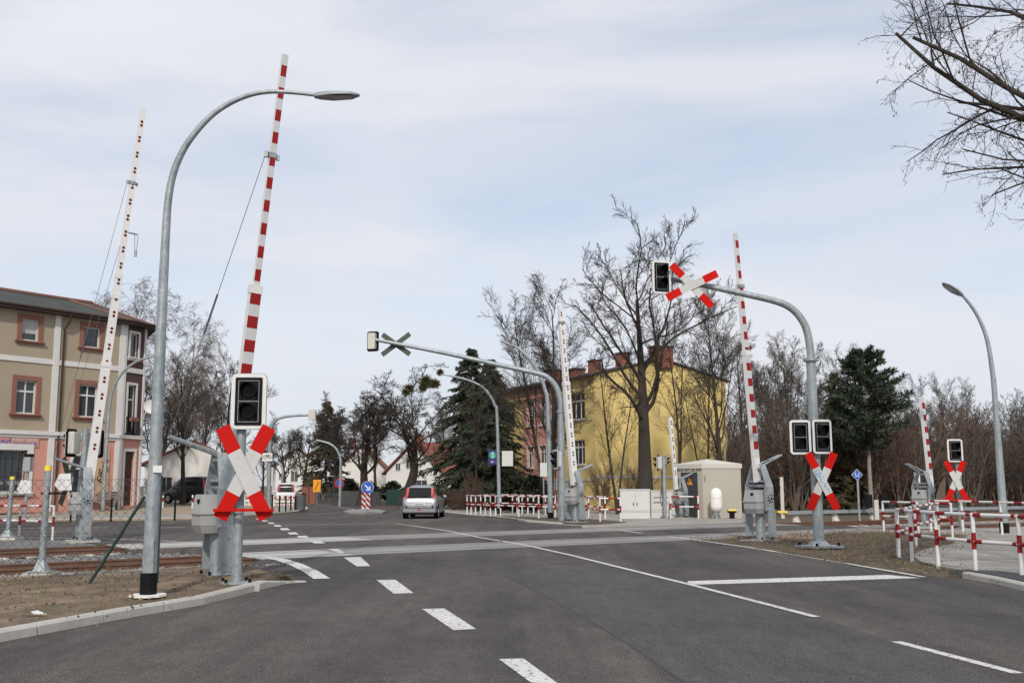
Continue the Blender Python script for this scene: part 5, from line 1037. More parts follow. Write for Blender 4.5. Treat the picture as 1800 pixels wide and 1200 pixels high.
# ------------------------------------------------------------------ cars
def car(loc, rz, label, paint, van=False, sc=1.0):
    t = thing('parked_car' if van else 'car', label, 'van' if van else 'car', loc, rz); M0 = Matrix.Translation(Vector(loc)) @ Matrix.Rotation(rz, 4, 'Z') @ Matrix.Scale(sc, 4)
    S = [(-.02, .42, .72, .60, .74, .70, .55, .76), (.02, .30, .82, .62, .92, .74, .70, .95), (.09, .26, .86, .66, .99, .72, .74, 1.04), (.22, .24, .875, .68, 1.0, .66, .69, 1.32), (.38, .22, .875, .7, 1.0, .64, .66, 1.56), (.6, .2, .88, .7, 1.0, .63, .65, 1.61), (1.2, .2, .885, .7, .98, .63, .65, 1.645), (2.1, .2, .885, .7, .96, .62, .64, 1.62), (2.7, .2, .885, .7, .95, .60, .63, 1.5), (3.2, .2, .88, .68, .94, .62, .66, 1.16), (3.4, .2, .88, .66, .92, .68, .74, .99), (3.9, .22, .85, .6, .82, .6, .7, .86), (4.2, .3, .74, .5, .66, .5, .6, .7), (4.28, .4, .6, .5, .58, .4, .5, .6)]
    if van: S = [(y, a, b_, c, d_, e, f_, g_*1.12 if g_ > 1.1 else g_) for (y, a, b_, c, d_, e, f_, g_) in S]
    m = MB(); m.M = M0; vs = []; fs = []; n = 16
    for (y, zb, w_, zm, zl, wr0, wr1, zr) in S:
        h = [(0, zb), (.82*w_, zb), (.97*w_, zb+.08), (w_, zm), (.975*w_, zl), (wr1+.015, zl+(zr-zl)*.55 if zr > zl+.1 else zr-.03), (wr0-.02, zr-.05 if zr > zl+.1 else zr-.012), (wr0*.8, zr), (0, zr+.012)]
        ring = [(x, y, z) for x, z in h]+[(-x, y, z) for x, z in reversed(h[1:-1])]; vs += ring
    n = len(ring)
    for i in range(len(S)-1):
        for k in range(n): fs.append((i*n+k, i*n+(k+1) % n, (i+1)*n+(k+1) % n, (i+1)*n+k))
    fs += [tuple(range(n-1, -1, -1)), tuple((len(S)-1)*n+k for k in range(n))]; m._a(vs, fs); bd = m.build('body', paint, t, True)
    def P(name, mt, pts, vec, par=bd):
        q = MB(); q.M = M0; q.prism(pts, vec); return q.build(name, mt, par)
    k = 1.12 if van else 1
    gl = P('rear_window', 'car_glass', [(-.60, .085, 1.03), (.60, .085, 1.03), (.545, .37, 1.53*k), (-.545, .37, 1.53*k)], (0, -.05, .0))
    P('wiper', 'black', [(0, .03, 1.05), (.03, .03, 1.08), (.4, .045, 1.14), (.4, .04, 1.11)], (0, -.02, 0), gl)
    for s in (-1, 1):
        P('tail_light', 'taillight', [(s*.60, .08, .97), (s*.755, .13, .97), (s*.665, .34, 1.52*k), (s*.55, .34, 1.52*k)], (0, -.045, 0))
        P('bumper_corner', 'black', [(s*.62, -.03, .50), (s*.87, .10, .50), (s*.87, .10, .64), (s*.62, -.03, .64)], (0, -.03, 0))
        P('reflector', 'taillight', [(s*.5, -.035, .36), (s*.72, .0, .36), (s*.72, .0, .41), (s*.5, -.035, .41)], (0, -.02, 0))
        sw = [(s*.895*.78, .62, 1.06), (s*.895*.78, 2.9, 1.06), (s*.66, 2.35, 1.5), (s*.655, .8, 1.5)]
        P('side_window', 'car_glass', [(s*.79, .7, 1.03), (s*.79, 2.95, 1.0), (s*.70, 2.45, 1.48), (s*.70, .85, 1.50)], (s*.012, 0, 0))
        q = MB(); q.M = M0; q.sphere((s*.98, 2.75, 1.05), .1, 8, 6, (1, .6, 1)); q.build('mirror', paint, bd, True)
        q = MB(); q.M = M0; q.box((s*.885, 1.7, .85), (.02, .18, .03)); q.box((s*.885, 2.6, .84), (.02, .18, .03)); q.build('door_handle', 'black', bd)
        q = MB(); q.M = M0; q.tube([(s*.62, .7, 1.66), (s*.61, 2.1, 1.655)], .02, 5); q.build('roof_rail', 'black', bd)
        for y in (.72, 3.45):
            q = MB(); q.M = M0; q.tube([(s*.66, y, .31), (s*.885, y, .31)], .31, 20); wh = q.build('wheel', 'rubber', t, True); q = MB(); q.M = M0; q.tube([(s*.88, y, .31), (s*.893, y, .31)], .2, 14); q.build('hub', 'hubcap', wh)
            q = MB(); q.M = M0; q.tube([(s*.8, y, .33), (s*.882, y, .33)], .37, 20); q.build('wheel_arch', 'black', bd)
    P('bumper', paint, [(-.8, -.01, .33), (.8, -.01, .33), (.8, -.01, .52), (-.8, -.01, .52)], (0, -.06, 0)); P('bumper_gap', 'black', [(-.72, -.015, .525), (.72, -.015, .525), (.72, -.015, .545), (-.72, -.015, .545)], (0, -.06, 0))
    pl = P('number_plate', 'plate', [(-.27, -.02, .66), (.27, -.02, .66), (.27, -.0, .78), (-.27, -.0, .78)], (0, -.045, 0)); P('fog_light', 'taillight', [(-.1, -.07, .44), (.1, -.07, .44), (.08, -.07, .5), (-.08, -.07, .5)], (0, -.015, 0)); P('underbody', 'black', [(-.78, .3, .2), (.78, .3, .2), (.78, .3, .34), (-.78, .3, .34)], (0, 3.6, 0))
    return t, pl, M0
cb = G(737, 911.5); t, pl, M0 = car(cb, R_(-2), 'silver estate car with red tail lights driving away beyond the crossing', 'silver_paint')
m = MB(); m.M = M0
for k, wd_ in enumerate((.05, .045, .05, .03, .05, .045, .04, .05)): m.box((-.2+k*.056, -.0665, .72), (wd_*.75, .004, .07))
m.build('plate_characters', 'fence_grey', pl)
q = at(502, 884, 92); car((q.x, q.y, .02), R_(14), 'small white van standing behind the construction barriers', 'white_paint', van=True)
q = at(388, 896, 72); car((q.x-.6, q.y, .45), R_(60), 'dark parked car half hidden by the near barrier housing', 'dark_paint', van=True)

# ------------------------------------------------------------------ trees
UP = np.array([0, 0, 1.])
def nrm(v): return v/np.maximum(np.linalg.norm(v, axis=-1, keepdims=True), 1e-9)
def branches(parent, prad, plen, n, t0, t1, ang, ratio, wig, trop, k, rfrac, rmin, r_, taper=.35, shape=.5, angv=.25):
    """children of every parent polyline; parent (B,K,3)"""
    B, K, _ = parent.shape; tt = t0+(t1-t0)*(np.arange(n)[None, :]+r_.uniform(0, 1, (B, n)))/n
    f = tt*(K-1); i0 = np.minimum(f.astype(int), K-2); fr = (f-i0)[..., None]; bi = np.arange(B)[:, None]
    p = parent[bi, i0]*(1-fr)+parent[bi, i0+1]*fr; tan = nrm(parent[bi, i0+1]-parent[bi, i0]); rad = prad[bi, i0]*(1-fr[..., 0])+prad[bi, i0+1]*fr[..., 0]
    p = p.reshape(-1, 3); tan = tan.reshape(-1, 3); rad = rad.reshape(-1); m = len(p)
    rv = nrm(r_.normal(size=(m, 3))); per = nrm(np.cross(tan, rv)); a = ang*(1+r_.normal(size=(m, 1))*angv); d = nrm(tan*np.cos(a)+per*np.sin(a))
    ln = (np.repeat(plen, n)*ratio*(1-shape*tt.reshape(-1))*r_.uniform(.65, 1.25, m)); out = np.zeros((m, k, 3)); out[:, 0] = p
    for j in range(1, k):
        d = nrm(d+r_.normal(size=(m, 3))*wig+UP*trop); out[:, j] = out[:, j-1]+d*(ln/(k-1))[:, None]
    r0 = np.maximum(rad*rfrac, rmin); rr = r0[:, None]*np.linspace(1, taper, k)[None, :]; rr = np.maximum(rr, rmin*.6); return out, rr, ln
def tubes(P, Rr, sides):
    B, K, _ = P.shape; t = np.zeros_like(P); t[:, 1:-1] = P[:, 2:]-P[:, :-2]; t[:, 0] = P[:, 1]-P[:, 0]; t[:, -1] = P[:, -1]-P[:, -2]; t = nrm(t)
    ref = np.where(np.abs(t[:, :, 2:3]) < .9, np.array([0, 0, 1.]), np.array([1., 0, 0])); u = nrm(np.cross(t, ref)); v = np.cross(t, u)
    a = 2*np.pi*np.arange(sides)/sides; V = P[:, :, None, :]+Rr[:, :, None, None]*(u[:, :, None, :]*np.cos(a)[None, None, :, None]+v[:, :, None, :]*np.sin(a)[None, None, :, None])
    idx = np.arange(B*K*sides).reshape(B, K, sides); n = np.roll(idx, -1, axis=2); F = np.stack([idx[:, :-1], n[:, :-1], n[:, 1:], idx[:, 1:]], -1).reshape(-1, 4)
    return V.reshape(-1, 3), F
def npmesh(name, parts, mt, smooth=False):
    V = []; F = []; b = 0
    for v, f in parts: V.append(v); F.append(f+b); b += len(v)
    V = np.concatenate(V); F = np.concatenate(F); k = F.shape[1]; me = bpy.data.meshes.new(name)
    me.vertices.add(len(V)); me.vertices.foreach_set('co', V.astype(np.float32).ravel()); me.loops.add(len(F)*k); me.loops.foreach_set('vertex_index', F.astype(np.int32).ravel())
    me.polygons.add(len(F)); me.polygons.foreach_set('loop_start', np.arange(0, len(F)*k, k, dtype=np.int32)); me.update(calc_edges=True); me.validate()
    if smooth: me.polygons.foreach_set('use_smooth', np.ones(len(F), bool))
    me.materials.append(MATS[mt]); return me
def make_tree(seed, H, r0, trunk_f, lv, bark='bark', twig='twig', lean=(0, 0), stems=1, spread=0, wig=.05, tk=9, arrays=False):
    r_ = np.random.default_rng(seed); tp = np.zeros((stems, tk, 3)); tr = np.zeros((stems, tk)); tl = np.zeros(stems)
    for s in range(stems):
        d = np.array([lean[0], lean[1], 1.])+(np.array([math.cos(6.28*s/stems+seed), math.sin(6.28*s/stems+seed), 0])*spread if stems > 1 else 0); d = d/np.linalg.norm(d); Ls = H*trunk_f*(1 if s == 0 else r_.uniform(.75, 1))
        for j in range(1, tk): d = nrm(d+r_.normal(size=3)*wig+UP*.03); tp[s, j] = tp[s, j-1]+d*Ls/(tk-1)
        tr[s] = r0*(1 if s == 0 else .75)*np.linspace(1, .16, tk); tr[s, 0] *= 1.35; tl[s] = Ls
    big = [tubes(tp, tr, 10)]; fine = []; P, Rd, Ln = tp, tr, tl; ends = None
    for i, L_ in enumerate(lv):
        P, Rd, Ln = branches(P, Rd, Ln, r_=r_, **{k: v for k, v in L_.items() if k != 'sides'}); q = tubes(P, Rd, L_.get('sides', 3)); (big if i == 0 else fine).append(q)
    if arrays: return big+fine, P
    return npmesh('trunk', big, bark, True), npmesh('crown', fine, twig), P
def L(n, t0, t1, ang, ratio, wig, trop, k, rfrac, rmin, sides=3, shape=.5, angv=.25): return dict(n=n, t0=t0, t1=t1, ang=ang, ratio=ratio, wig=wig, trop=trop, k=k, rfrac=rfrac, rmin=rmin, sides=sides, shape=shape, angv=angv)
KIND = {}
KIND['linden'] = make_tree(33, 17, .40, .60, [L(16, .36, 1, .72, .62, .14, .07, 9, .40, .035, 6, .2), L(9, .2, 1, .7, .45, .17, .05, 6, .45, .016, 4), L(7, .15, 1, .7, .5, .16, .03, 5, .5, .010), L(10, .1, 1, .65, .55, .14, .01, 4, .6, .0075)], wig=.02)
KIND['slim'] = make_tree(11, 13, .15, .85, [L(18, .22, 1, .6, .40, .1, .08, 6, .36, .02, 5, .45), L(9, .15, 1, .65, .5, .14, .05, 5, .5, .012), L(8, .1, 1, .7, .55, .16, .03, 4, .6, .008), L(5, .1, 1, .55, .6, .1, .03, 3, .7, .006)], stems=3, spread=.22, wig=.035)
KIND['ash'] = make_tree(23, 12, .17, .8, [L(18, .25, 1, .55, .48, .1, .09, 6, .38, .022, 5, .4), L(10, .2, 1, .6, .5, .13, .06, 5, .48, .013), L(8, .1, 1, .65, .55, .16, .04, 4, .55, .009), L(6, .1, 1, .55, .6, .1, .03, 3, .7, .0065)], twig='twig_grey', wig=.025)
KIND['oak'] = make_tree(8, 11, .36, .5, [L(13, .38, 1, .66, .95, .24, .10, 9, .40, .04, 7, .15), L(10, .2, 1, .85, .42, .3, .04, 7, .42, .02, 4), L(8, .2, 1, .85, .5, .3, .02, 5, .5, .012), L(10, .1, 1, .85, .6, .28, 0, 4, .6, .0085)], wig=.07)
KIND['oak2'] = make_tree(37, 11, .28, .6, [L(14, .3, 1, .62, .75, .2, .08, 8, .42, .035, 6, .3), L(10, .25, 1, .8, .45, .25, .03, 6, .45, .018, 4), L(8, .2, 1, .85, .5, .28, .02, 5, .5, .012), L(10, .1, 1, .85, .6, .28, 0, 4, .6, .0085)], wig=.05)
KIND['sapling'] = make_tree(19, 11, .10, .9, [L(13, .3, 1, .55, .32, .1, .08, 6, .4, .014, 4, .45), L(6, .2, 1, .65, .5, .14, .05, 5, .5, .010), L(5, .1, 1, .7, .5, .18, .02, 4, .6, .007), L(4, .1, 1, .7, .5, .2, 0, 3, .7, .006)], stems=2, spread=.10, wig=.03)
KIND['birch'] = make_tree(41, 17, .2, .88, [L(24, .25, 1, .6, .34, .1, .08, 6, .38, .022, 5, .35), L(9, .15, 1, .7, .5, .15, -.02, 6, .5, .012), L(8, .1, 1, .7, .8, .12, -.3, 6, .6, .008), L(5, .1, 1, .6, .7, .12, -.35, 4, .7, .0065)], bark='bark_birch', twig='twig_red', wig=.02)
KIND['bushy'] = make_tree(53, 7, .08, .8, [L(14, .1, 1, .55, .5, .12, .07, 5, .5, .016, 4, .4), L(8, .1, 1, .65, .5, .16, .04, 4, .5, .011), L(7, .1, 1, .7, .5, .2, .02, 3, .6, .008)], stems=8, spread=.4, bark='bark_brown', twig='twig_red')
def place(kind, base, h, label, rz=0.0, grp='bare trees', sx=1.0, name='bare_tree', cat='tree', lean=None):
    tm, cm, _ = KIND[kind]; H0 = max(v.co.z for v in cm.vertices) if kind not in HC else HC[kind]; HC[kind] = H0; s = h/H0
    t = bpy.data.objects.new(name, None); COL.objects.link(t); t.location = base; t.rotation_euler = (lean[0] if lean else 0, lean[1] if lean else 0, rz); t.scale = (s*sx, s*sx, s); tag(t, label, cat, grp)
    for nm, me in (('trunk', tm), ('crown', cm)):
        o = bpy.data.objects.new(nm, me); COL.objects.link(o); o.parent = t
    return t
HC = {}
def tree(kind, px, Y, pyt, label, z0=0.0, **kw):
    b = at(px, 850, Y); b = Vector((b.x, b.y, z0)); h = hz(b, pyt)-z0; return place(kind, b, h, label, **kw)
T1 = 'bare trees beside the yellow house'; T2 = 'old street trees'; T3 = 'bare trees behind the corner house'; T4 = 'bare trees at the forest edge'
tree('linden', 1135, 56, 345, 'tall dark linden with thick trunk in front of the yellow gable', rz=3.0, grp=T1)
tree('slim', 965, 58, 480, 'tall leaning multi stemmed bare tree before the rose wall', rz=.4, grp=T1, sx=1.05)
tree('sapling', 1085, 57, 575, 'thin bare tree left of the tall linden', rz=2.2, grp=T1, sx=1.0, lean=(0, .05))
tree('sapling', 1195, 59, 560, 'thin bare tree right of the linden trunk', rz=4.0, grp=T1, sx=1.1)
tree('ash', 1268, 60, 485, 'slender bare tree at the right corner of the yellow gable', rz=1.0, grp=T1, sx=1.0)
tree('sapling', 1238, 61, 590, 'thin bare stems before the right half of the gable', rz=5.0, grp=T1, sx=1.0)
tree('bushy', 1120, 57.5, 800, 'bare shrub at the foot of the linden', grp='bare shrubs', name='bare_shrub', cat='shrub')
tree('bushy', 1060, 58, 790, 'bare shrub before the yellow wall left of the linden', rz=2, grp='bare shrubs', name='bare_shrub', cat='shrub', sx=.8)
oak_t = tree('oak', 712, 82, 638, 'gnarled old tree with leaning trunk and mistletoe behind the silver car', rz=2.2, grp=T2, sx=1.3, lean=(0, .06))
tree('oak2', 637, 84, 655, 'wide bare street tree behind the traffic island', rz=.3, grp=T2, sx=1.45)
tree('oak2', 592, 97, 680, 'bare street tree above the distant lamp', rz=3.3, grp=T2, sx=1.3); tree('oak2', 535, 120, 715, 'farther bare tree before the slate roofed house', rz=1.9, grp=T2)
tree('ash', 462, 105, 730, 'thin bare tree seen between the signal mast and the cross', rz=2.9, grp=T2, sx=1.2); tree('oak2', 500, 112, 722, 'bare tree over the white van', rz=5.2, grp=T2); tree('ash', 660, 120, 690, 'thin bare tree behind the cottage roof', rz=.7, grp=T2, sx=1.3); tree('ash', 780, 125, 690, 'thin bare tree behind the orange roof', rz=2.7, grp=T2, sx=1.4)
tree('birch', 232, 78, 485, 'tall drooping birch rising behind the corner house roof', rz=.2, grp=T3, sx=1.45); tree('birch', 318, 86, 535, 'smaller drooping birch right of the corner house', rz=2.0, grp=T3, sx=1.15)
tree('ash', 322, 70, 600, 'bare tree with many fine branches right of the nearest lamp', rz=1.2, grp=T3, sx=1.15, z0=.4); tree('ash', 392, 96, 612, 'bare tree behind the near barrier boom', rz=3.9, grp=T3, sx=1.2); tree('oak2', 280, 95, 640, 'bare crown filling the gap beside the corner house', rz=.9, grp=T3); tree('ash', 355, 110, 640, 'farther bare tree beside the near signal', rz=5.5, grp=T3, sx=1.3)
for i, (px, pt) in enumerate(((268, 830), (300, 835), (330, 838), (352, 845))): tree('bushy', px, 76, pt, ('dense dark shrub left of the marker post', 'dense dark shrub behind the white marker post', 'brown shrub between the two marker posts', 'brown shrub beside the parked dark car')[i], rz=i*1.3, z0=.45, grp='dense shrubs before the cream house', name='bare_shrub', cat='shrub', sx=1.0)
tree('sapling', 838, 64, 640, 'thin bare tree standing in front of the big spruce', rz=1.1, grp=T1, sx=1.2); tree('bushy', 833, 63, 815, 'brown twiggy bush under the thin tree by the railing', grp='bare shrubs', name='bare_shrub', cat='shrub', sx=.75)
for i, (px, Y, pt) in enumerate(((795, 68, 852), (812, 66, 848))): tree('bushy', px, Y, pt, ('low brown hedge bush just right of the silver car', 'low brown hedge bush before the railing end')[i], rz=i*2, grp='bare shrubs', name='bare_shrub', cat='shrub', sx=1.5)
# forest edge on the right
FE = [('ash', 1310, 76, 560, 1.1, 'bare forest edge tree behind the striped boom'), ('ash', 1395, 74, 575, 1.2, 'full bare tree behind the gantry mast'), ('slim', 1440, 80, 600, .9, 'bare stems right of the gantry mast'), ('ash', 1350, 88, 610, 1.3, 'bare tree between boom and gantry'), ('slim', 1615, 82, 655, .9, 'bare tree above the footpath boom'), ('ash', 1665, 86, 650, 1.0, 'bare tree above the far right signal'), ('ash', 1700, 92, 660, 1.0, 'bare tree left of the right lamp mast'), ('ash', 1785, 80, 690, 1.2, 'bare tree right of the right lamp mast'), ('slim', 1560, 92, 690, 1, 'thin bare tree right of the pine'), ('oak2', 1740, 96, 712, 1.0, 'wide brown tree at the forest edge'), ('oak2', 1840, 84, 680, 1.0, 'brown tree at the right picture edge')]
for i, (k, px, Y, pt, sx, lb) in enumerate(FE): tree(k, px, Y, pt, lb, rz=i*1.7, grp=T4, sx=sx)
# twiggy undergrowth of the wood: one mass
parts_a, _ = make_tree(77, 6.5, .07, .85, [L(9, .1, 1, .5, .45, .12, .08, 4, .5, .016, 3, .4), L(6, .1, 1, .6, .5, .16, .05, 3, .55, .012), L(4, .1, 1, .7, .5, .2, .02, 3, .7, .009)], stems=4, spread=.28, arrays=True, tk=5)
VV = np.concatenate([v for v, f in parts_a]); FF = []; bb = 0
for v, f in parts_a: FF.append(f+bb); bb += len(v)
FF = np.concatenate(FF); und = [[], []]; rr_ = np.random.default_rng(5)
for i in range(150):
    Y = rr_.uniform(66, 100); px = rr_.uniform(1270, 1900); b = at(px, 850, Y); s = rr_.uniform(.75, 1.35)*(1.0 if px < 1460 or px > 1680 else .95); a = rr_.uniform(0, 6.28); c, sn = math.cos(a), math.sin(a)
    v = VV*s; v = np.stack([v[:, 0]*c-v[:, 1]*sn, v[:, 0]*sn+v[:, 1]*c, v[:, 2]], 1)*np.array([1.25, 1.25, 1])+np.array([b.x, b.y, -.1]); und[i % 2].append((v, FF))
for k, (u_, mt) in enumerate(zip(und, ('twig_red', 'twig_grey'))):
    o = bpy.data.objects.new('undergrowth', npmesh('undergrowth', u_, mt)); COL.objects.link(o); tag(o, ('reddish brown', 'greyish brown')[k]+' twiggy undergrowth filling the wood behind the tracks', 'undergrowth', kind='stuff')
# wooded rise closing the view behind
hm = MB(); vs = []; fs = []; n = 90
for i in range(n+1):
    px = 1240+(2100-1240)*i/n; 
    for j, (Y, z) in enumerate(((104, -.3), (112, 4.2), (122, 6.8), (140, 7.4))): b = at(px, 850, Y); vs.append((b.x, b.y, max(-.3, z*(.82+.3*mnoise.noise((px*.01, j*.7, 2))+.18*mnoise.noise((px*.06, j, 5))) if j else z)))
for i in range(n):
    for j in range(3): fs.append((i*4+j, i*4+4+j, i*4+5+j, i*4+1+j))
hm._a(vs, fs); struct(hm.build('wooded_rise', 'leaf_litter', None, True))
# conifers
def conifer(seed, H, Rm, r0, t0, nb, droop, mt, bl=.34, bw=.09, per=16, up=0.0, rag=.25, tuft=False, bark='bark_brown'):
    r_ = np.random.default_rng(seed); tp = np.zeros((1, 8, 3)); tp[0, :, 2] = np.linspace(0, H, 8); tp[0, 1:, :2] += r_.normal(size=(7, 2))*.05; tr = np.linspace(r0, .02, 8)[None, :]
    t = t0+(1-t0)*(np.arange(nb)+r_.uniform(0, 1, nb))/nb; az = r_.uniform(0, 6.28, nb)
    ln = Rm*((1-t)/(1-t0))**.8*r_.uniform(1-rag, 1+rag*.6, nb)+.15
    if tuft: ln = Rm*np.sin(np.pi*np.clip((1-t)/(1-t0)*.72+.06, 0, 1))*r_.uniform(.5, 1.15, nb)+.2
    d = np.stack([np.cos(az), np.sin(az), np.full(nb, up)], 1); P = np.zeros((nb, 5, 3)); P[:, 0, 2] = t*H
    for j in range(1, 5): d = nrm(d+np.array([0, 0, -droop*(1.2-t[:, None].mean()) if not tuft else .12])+r_.normal(size=(nb, 3))*.06); P[:, j] = P[:, j-1]+d*(ln/4)[:, None]
    Rd = np.maximum(.045*ln[:, None]/Rm, .01)*np.linspace(1, .3, 5)[None, :]
    V = []; m = nb*per; u = r_.uniform(.12, 1.0, (nb, per))*4; i0 = np.minimum(u.astype(int), 3); fr = (u-i0)[..., None]; bi = np.arange(nb)[:, None]
    p = (P[bi, i0]*(1-fr)+P[bi, i0+1]*fr).reshape(-1, 3); tan = nrm(P[bi, i0+1]-P[bi, i0]).reshape(-1, 3); side = nrm(np.cross(tan, UP)); sg = np.where(r_.uniform(size=(m, 1)) < .5, -1, 1)
    if tuft: dirs = nrm(r_.normal(size=(m, 3))+tan*.8+UP*.5)
    else: dirs = nrm(tan*.75+side*sg*r_.uniform(.3, 1, (m, 1))+r_.normal(size=(m, 3))*.28+np.array([0, 0, -.22]))
    L_ = bl*r_.uniform(.5, 1.3, (m, 1))*(.55+.45*np.repeat(ln/Rm, per)[:, None]); wv = nrm(np.cross(dirs, r_.normal(size=(m, 3))))*bw*r_.uniform(.6, 1.3, (m, 1))
    q = np.stack([p-wv*.3, p+dirs*L_*.5-wv, p+dirs*L_, p+dirs*L_*.5+wv], 1); F = np.arange(m*4).reshape(-1, 4)
    return npmesh('trunk', [tubes(tp, tr, 9), tubes(P, Rd, 4)], bark, True), npmesh('crown', [(q.reshape(-1, 3), F)], mt)
def put_con(mesh, b, label, rz=0, s=1.0, name='spruce_tree', grp='evergreen trees'):
    t = bpy.data.objects.new(name, None); COL.objects.link(t); t.location = b; t.rotation_euler = (0, 0, rz); t.scale = (s, s, s); tag(t, label, 'tree', grp)
    for nm, me in zip(('trunk', 'crown'), mesh): o = bpy.data.objects.new(nm, me); COL.objects.link(o); o.parent = t
def con(px, Y, pyt, label, Rm, seed, mt='needles', t0=.06, nb=260, name='spruce_tree', **kw):
    b = at(px, 850, Y); b = Vector((b.x, b.y, 0)); H = hz(b, pyt); put_con(conifer(seed, H, Rm, H*.016, t0, nb, kw.pop('droop', .16), mt, **kw), b, label, name=name)
con(828, 72, 612, 'tall dark spruce behind the lamp with the blue station sign', 4.2, 1, nb=330, per=80, bl=.5, bw=.045, rag=.4)
con(862, 71, 632, 'second dark spruce in front of the yellow wall', 3.6, 2, nb=300, per=80, bl=.5, bw=.045, rag=.4)
con(572, 104, 705, 'brownish spruce behind the orange sign', 3.4, 3, 'needles_brown', nb=190, per=70, bl=.5, bw=.05, rag=.4)
con(1476, 67, 655, 'brownish spruce left of the pine at the forest edge', 2.3, 4, 'needles_brown', nb=230, per=70, bl=.4, bw=.04, rag=.5)
con(1530, 64, 618, 'dark green pine with pale bare trunk at the forest edge', 2.5, 5, t0=.36, nb=140, per=200, bl=.4, bw=.034, tuft=True, name='pine_tree', bark='bark_birch')
for i, (px, Y, pt, lb) in enumerate(((905, 62, 842, 'dark evergreen bush behind the railing near the station sign'), (937, 61, 838, 'dark evergreen bush before the rose wall'), (880, 66, 846, 'low dark evergreen bush beneath the second spruce'), (612, 92, 842, 'green garden conifer behind the no stopping sign'), (650, 96, 850, 'small dark conifer behind the traffic island'), (690, 96, 848, 'small dark conifer beside the white cottage'))):
    con(px, Y, pt, lb, 1.35 if i < 3 else 1.5, 20+i, 'hedge', t0=.02, nb=90, per=70, bl=.32, bw=.045, droop=.0, up=.5, name='evergreen_bush')
MLAB = ['mistletoe ball left of the largest one in the gnarled tree', 'largest mistletoe ball, high in the gnarled tree', 'mistletoe ball at the right side of the gnarled crown', 'mistletoe ball just below the largest one', 'mistletoe ball between the lower one and the right one', 'small mistletoe ball lowest on the left of the gnarled crown', 'small mistletoe ball highest on the right of the gnarled crown']
bpy.context.view_layer.update(); OT = KIND['oak'][2][:, 1]; OM = np.array(oak_t.matrix_world); OT = OT@OM[:3, :3].T+OM[:3, 3]
# mistletoe balls hang in the old tree
for i, (px, py, r) in enumerate(((719, 676, .55), (748, 663, .75), (772, 662, .6), (744, 676, .6), (757, 672, .5), (715, 685, .4), (775, 655, .4))):
    prj = OT-np.array([0, 0, CAM_H]); sc_ = 900+FPX*(prj@CR)/(prj@_f), 600-FPX*(prj@CU)/(prj@_f); kk = np.argmin((sc_[0]-px)**2+(sc_[1]-py)**2); c = Vector(OT[kk])-Vector((0, 0, r*.4)); r_ = np.random.default_rng(60+i); m_ = 420; d = nrm(r_.normal(size=(m_, 3))); L_ = r*r_.uniform(.5, 1.05, (m_, 1)); wv = nrm(np.cross(d, r_.normal(size=(m_, 3))))*.035; p = np.array(c)[None, :]
    q = np.stack([p+d*L_*.3-wv, p+d*L_, p+d*L_*.3+wv, p+d*L_*.1], 1); o = bpy.data.objects.new('mistletoe', npmesh('mistletoe', [(q.reshape(-1, 3), np.arange(m_*4).reshape(-1, 4))], 'mistletoe')); COL.objects.link(o); tag(o, MLAB[i], 'mistletoe', 'mistletoe balls in the gnarled old tree')
# garden fences behind the island
def slat_fence(px0, px1, pyb0, pyb1, label, h, mt, gap=.03, wd=.22, solid=True):
    a, b2 = G(px0, pyb0), G(px1, pyb1); d = b2-a; L_ = d.length; d.normalize(); t = thing('garden_fence', label, 'fence', a); n = int(L_/(wd+gap)); rz = math.atan2(d.y, d.x)
    ms = MB().box((0, 0, h/2), (wd, .04, h)); o = None
    for k in range(n):
        p = d*(k+.5)*(wd+gap)
        if o is None: o = ms.build('slat', mt, t, world=False); me = o.data
        else: o = bpy.data.objects.new('slat', me); COL.objects.link(o); o.parent = t
        o.location = (p.x, p.y, random.uniform(-.03, .03)); o.rotation_euler = (0, 0, rz)
    for z in (h*.25, h*.8): m = MB(); m.box(a+d*L_/2+Vector((0, .05, z)), (L_, .04, .08), Matrix.Rotation(rz, 3, 'Z')); m.build('rail', mt, t)
slat_fence(600, 678, 886.5, 888, 'grey board fence behind the traffic island', 1.15, 'fence_grey', .05, .55); slat_fence(679, 786, 888, 889.5, 'green board fence behind the silver car', 1.3, 'fence_green', .04, .5)
slat_fence(558, 599, 884.5, 886, 'dark picket fence left of the grey boards', 1.0, 'fence_grey', .35, .3)
b = G(545, 884); t = thing('brick_gate_pillar', 'red brick gate pillars with metal gate before the picket fence', 'gate', b)
for x in (537, 550): c = at(x, 884, b.y); m = MB(); m.box((c.x, c.y, .75), (.6, .5, 1.5)); m.build('pillar', 'brick_red', t)
m = MB()
for k in range(7): c = at(540+k*1.4, 884, b.y); m.tube([(c.x, c.y, .1), (c.x, c.y, 1.35)], .02, 4)
m.build('gate', 'galv', t)
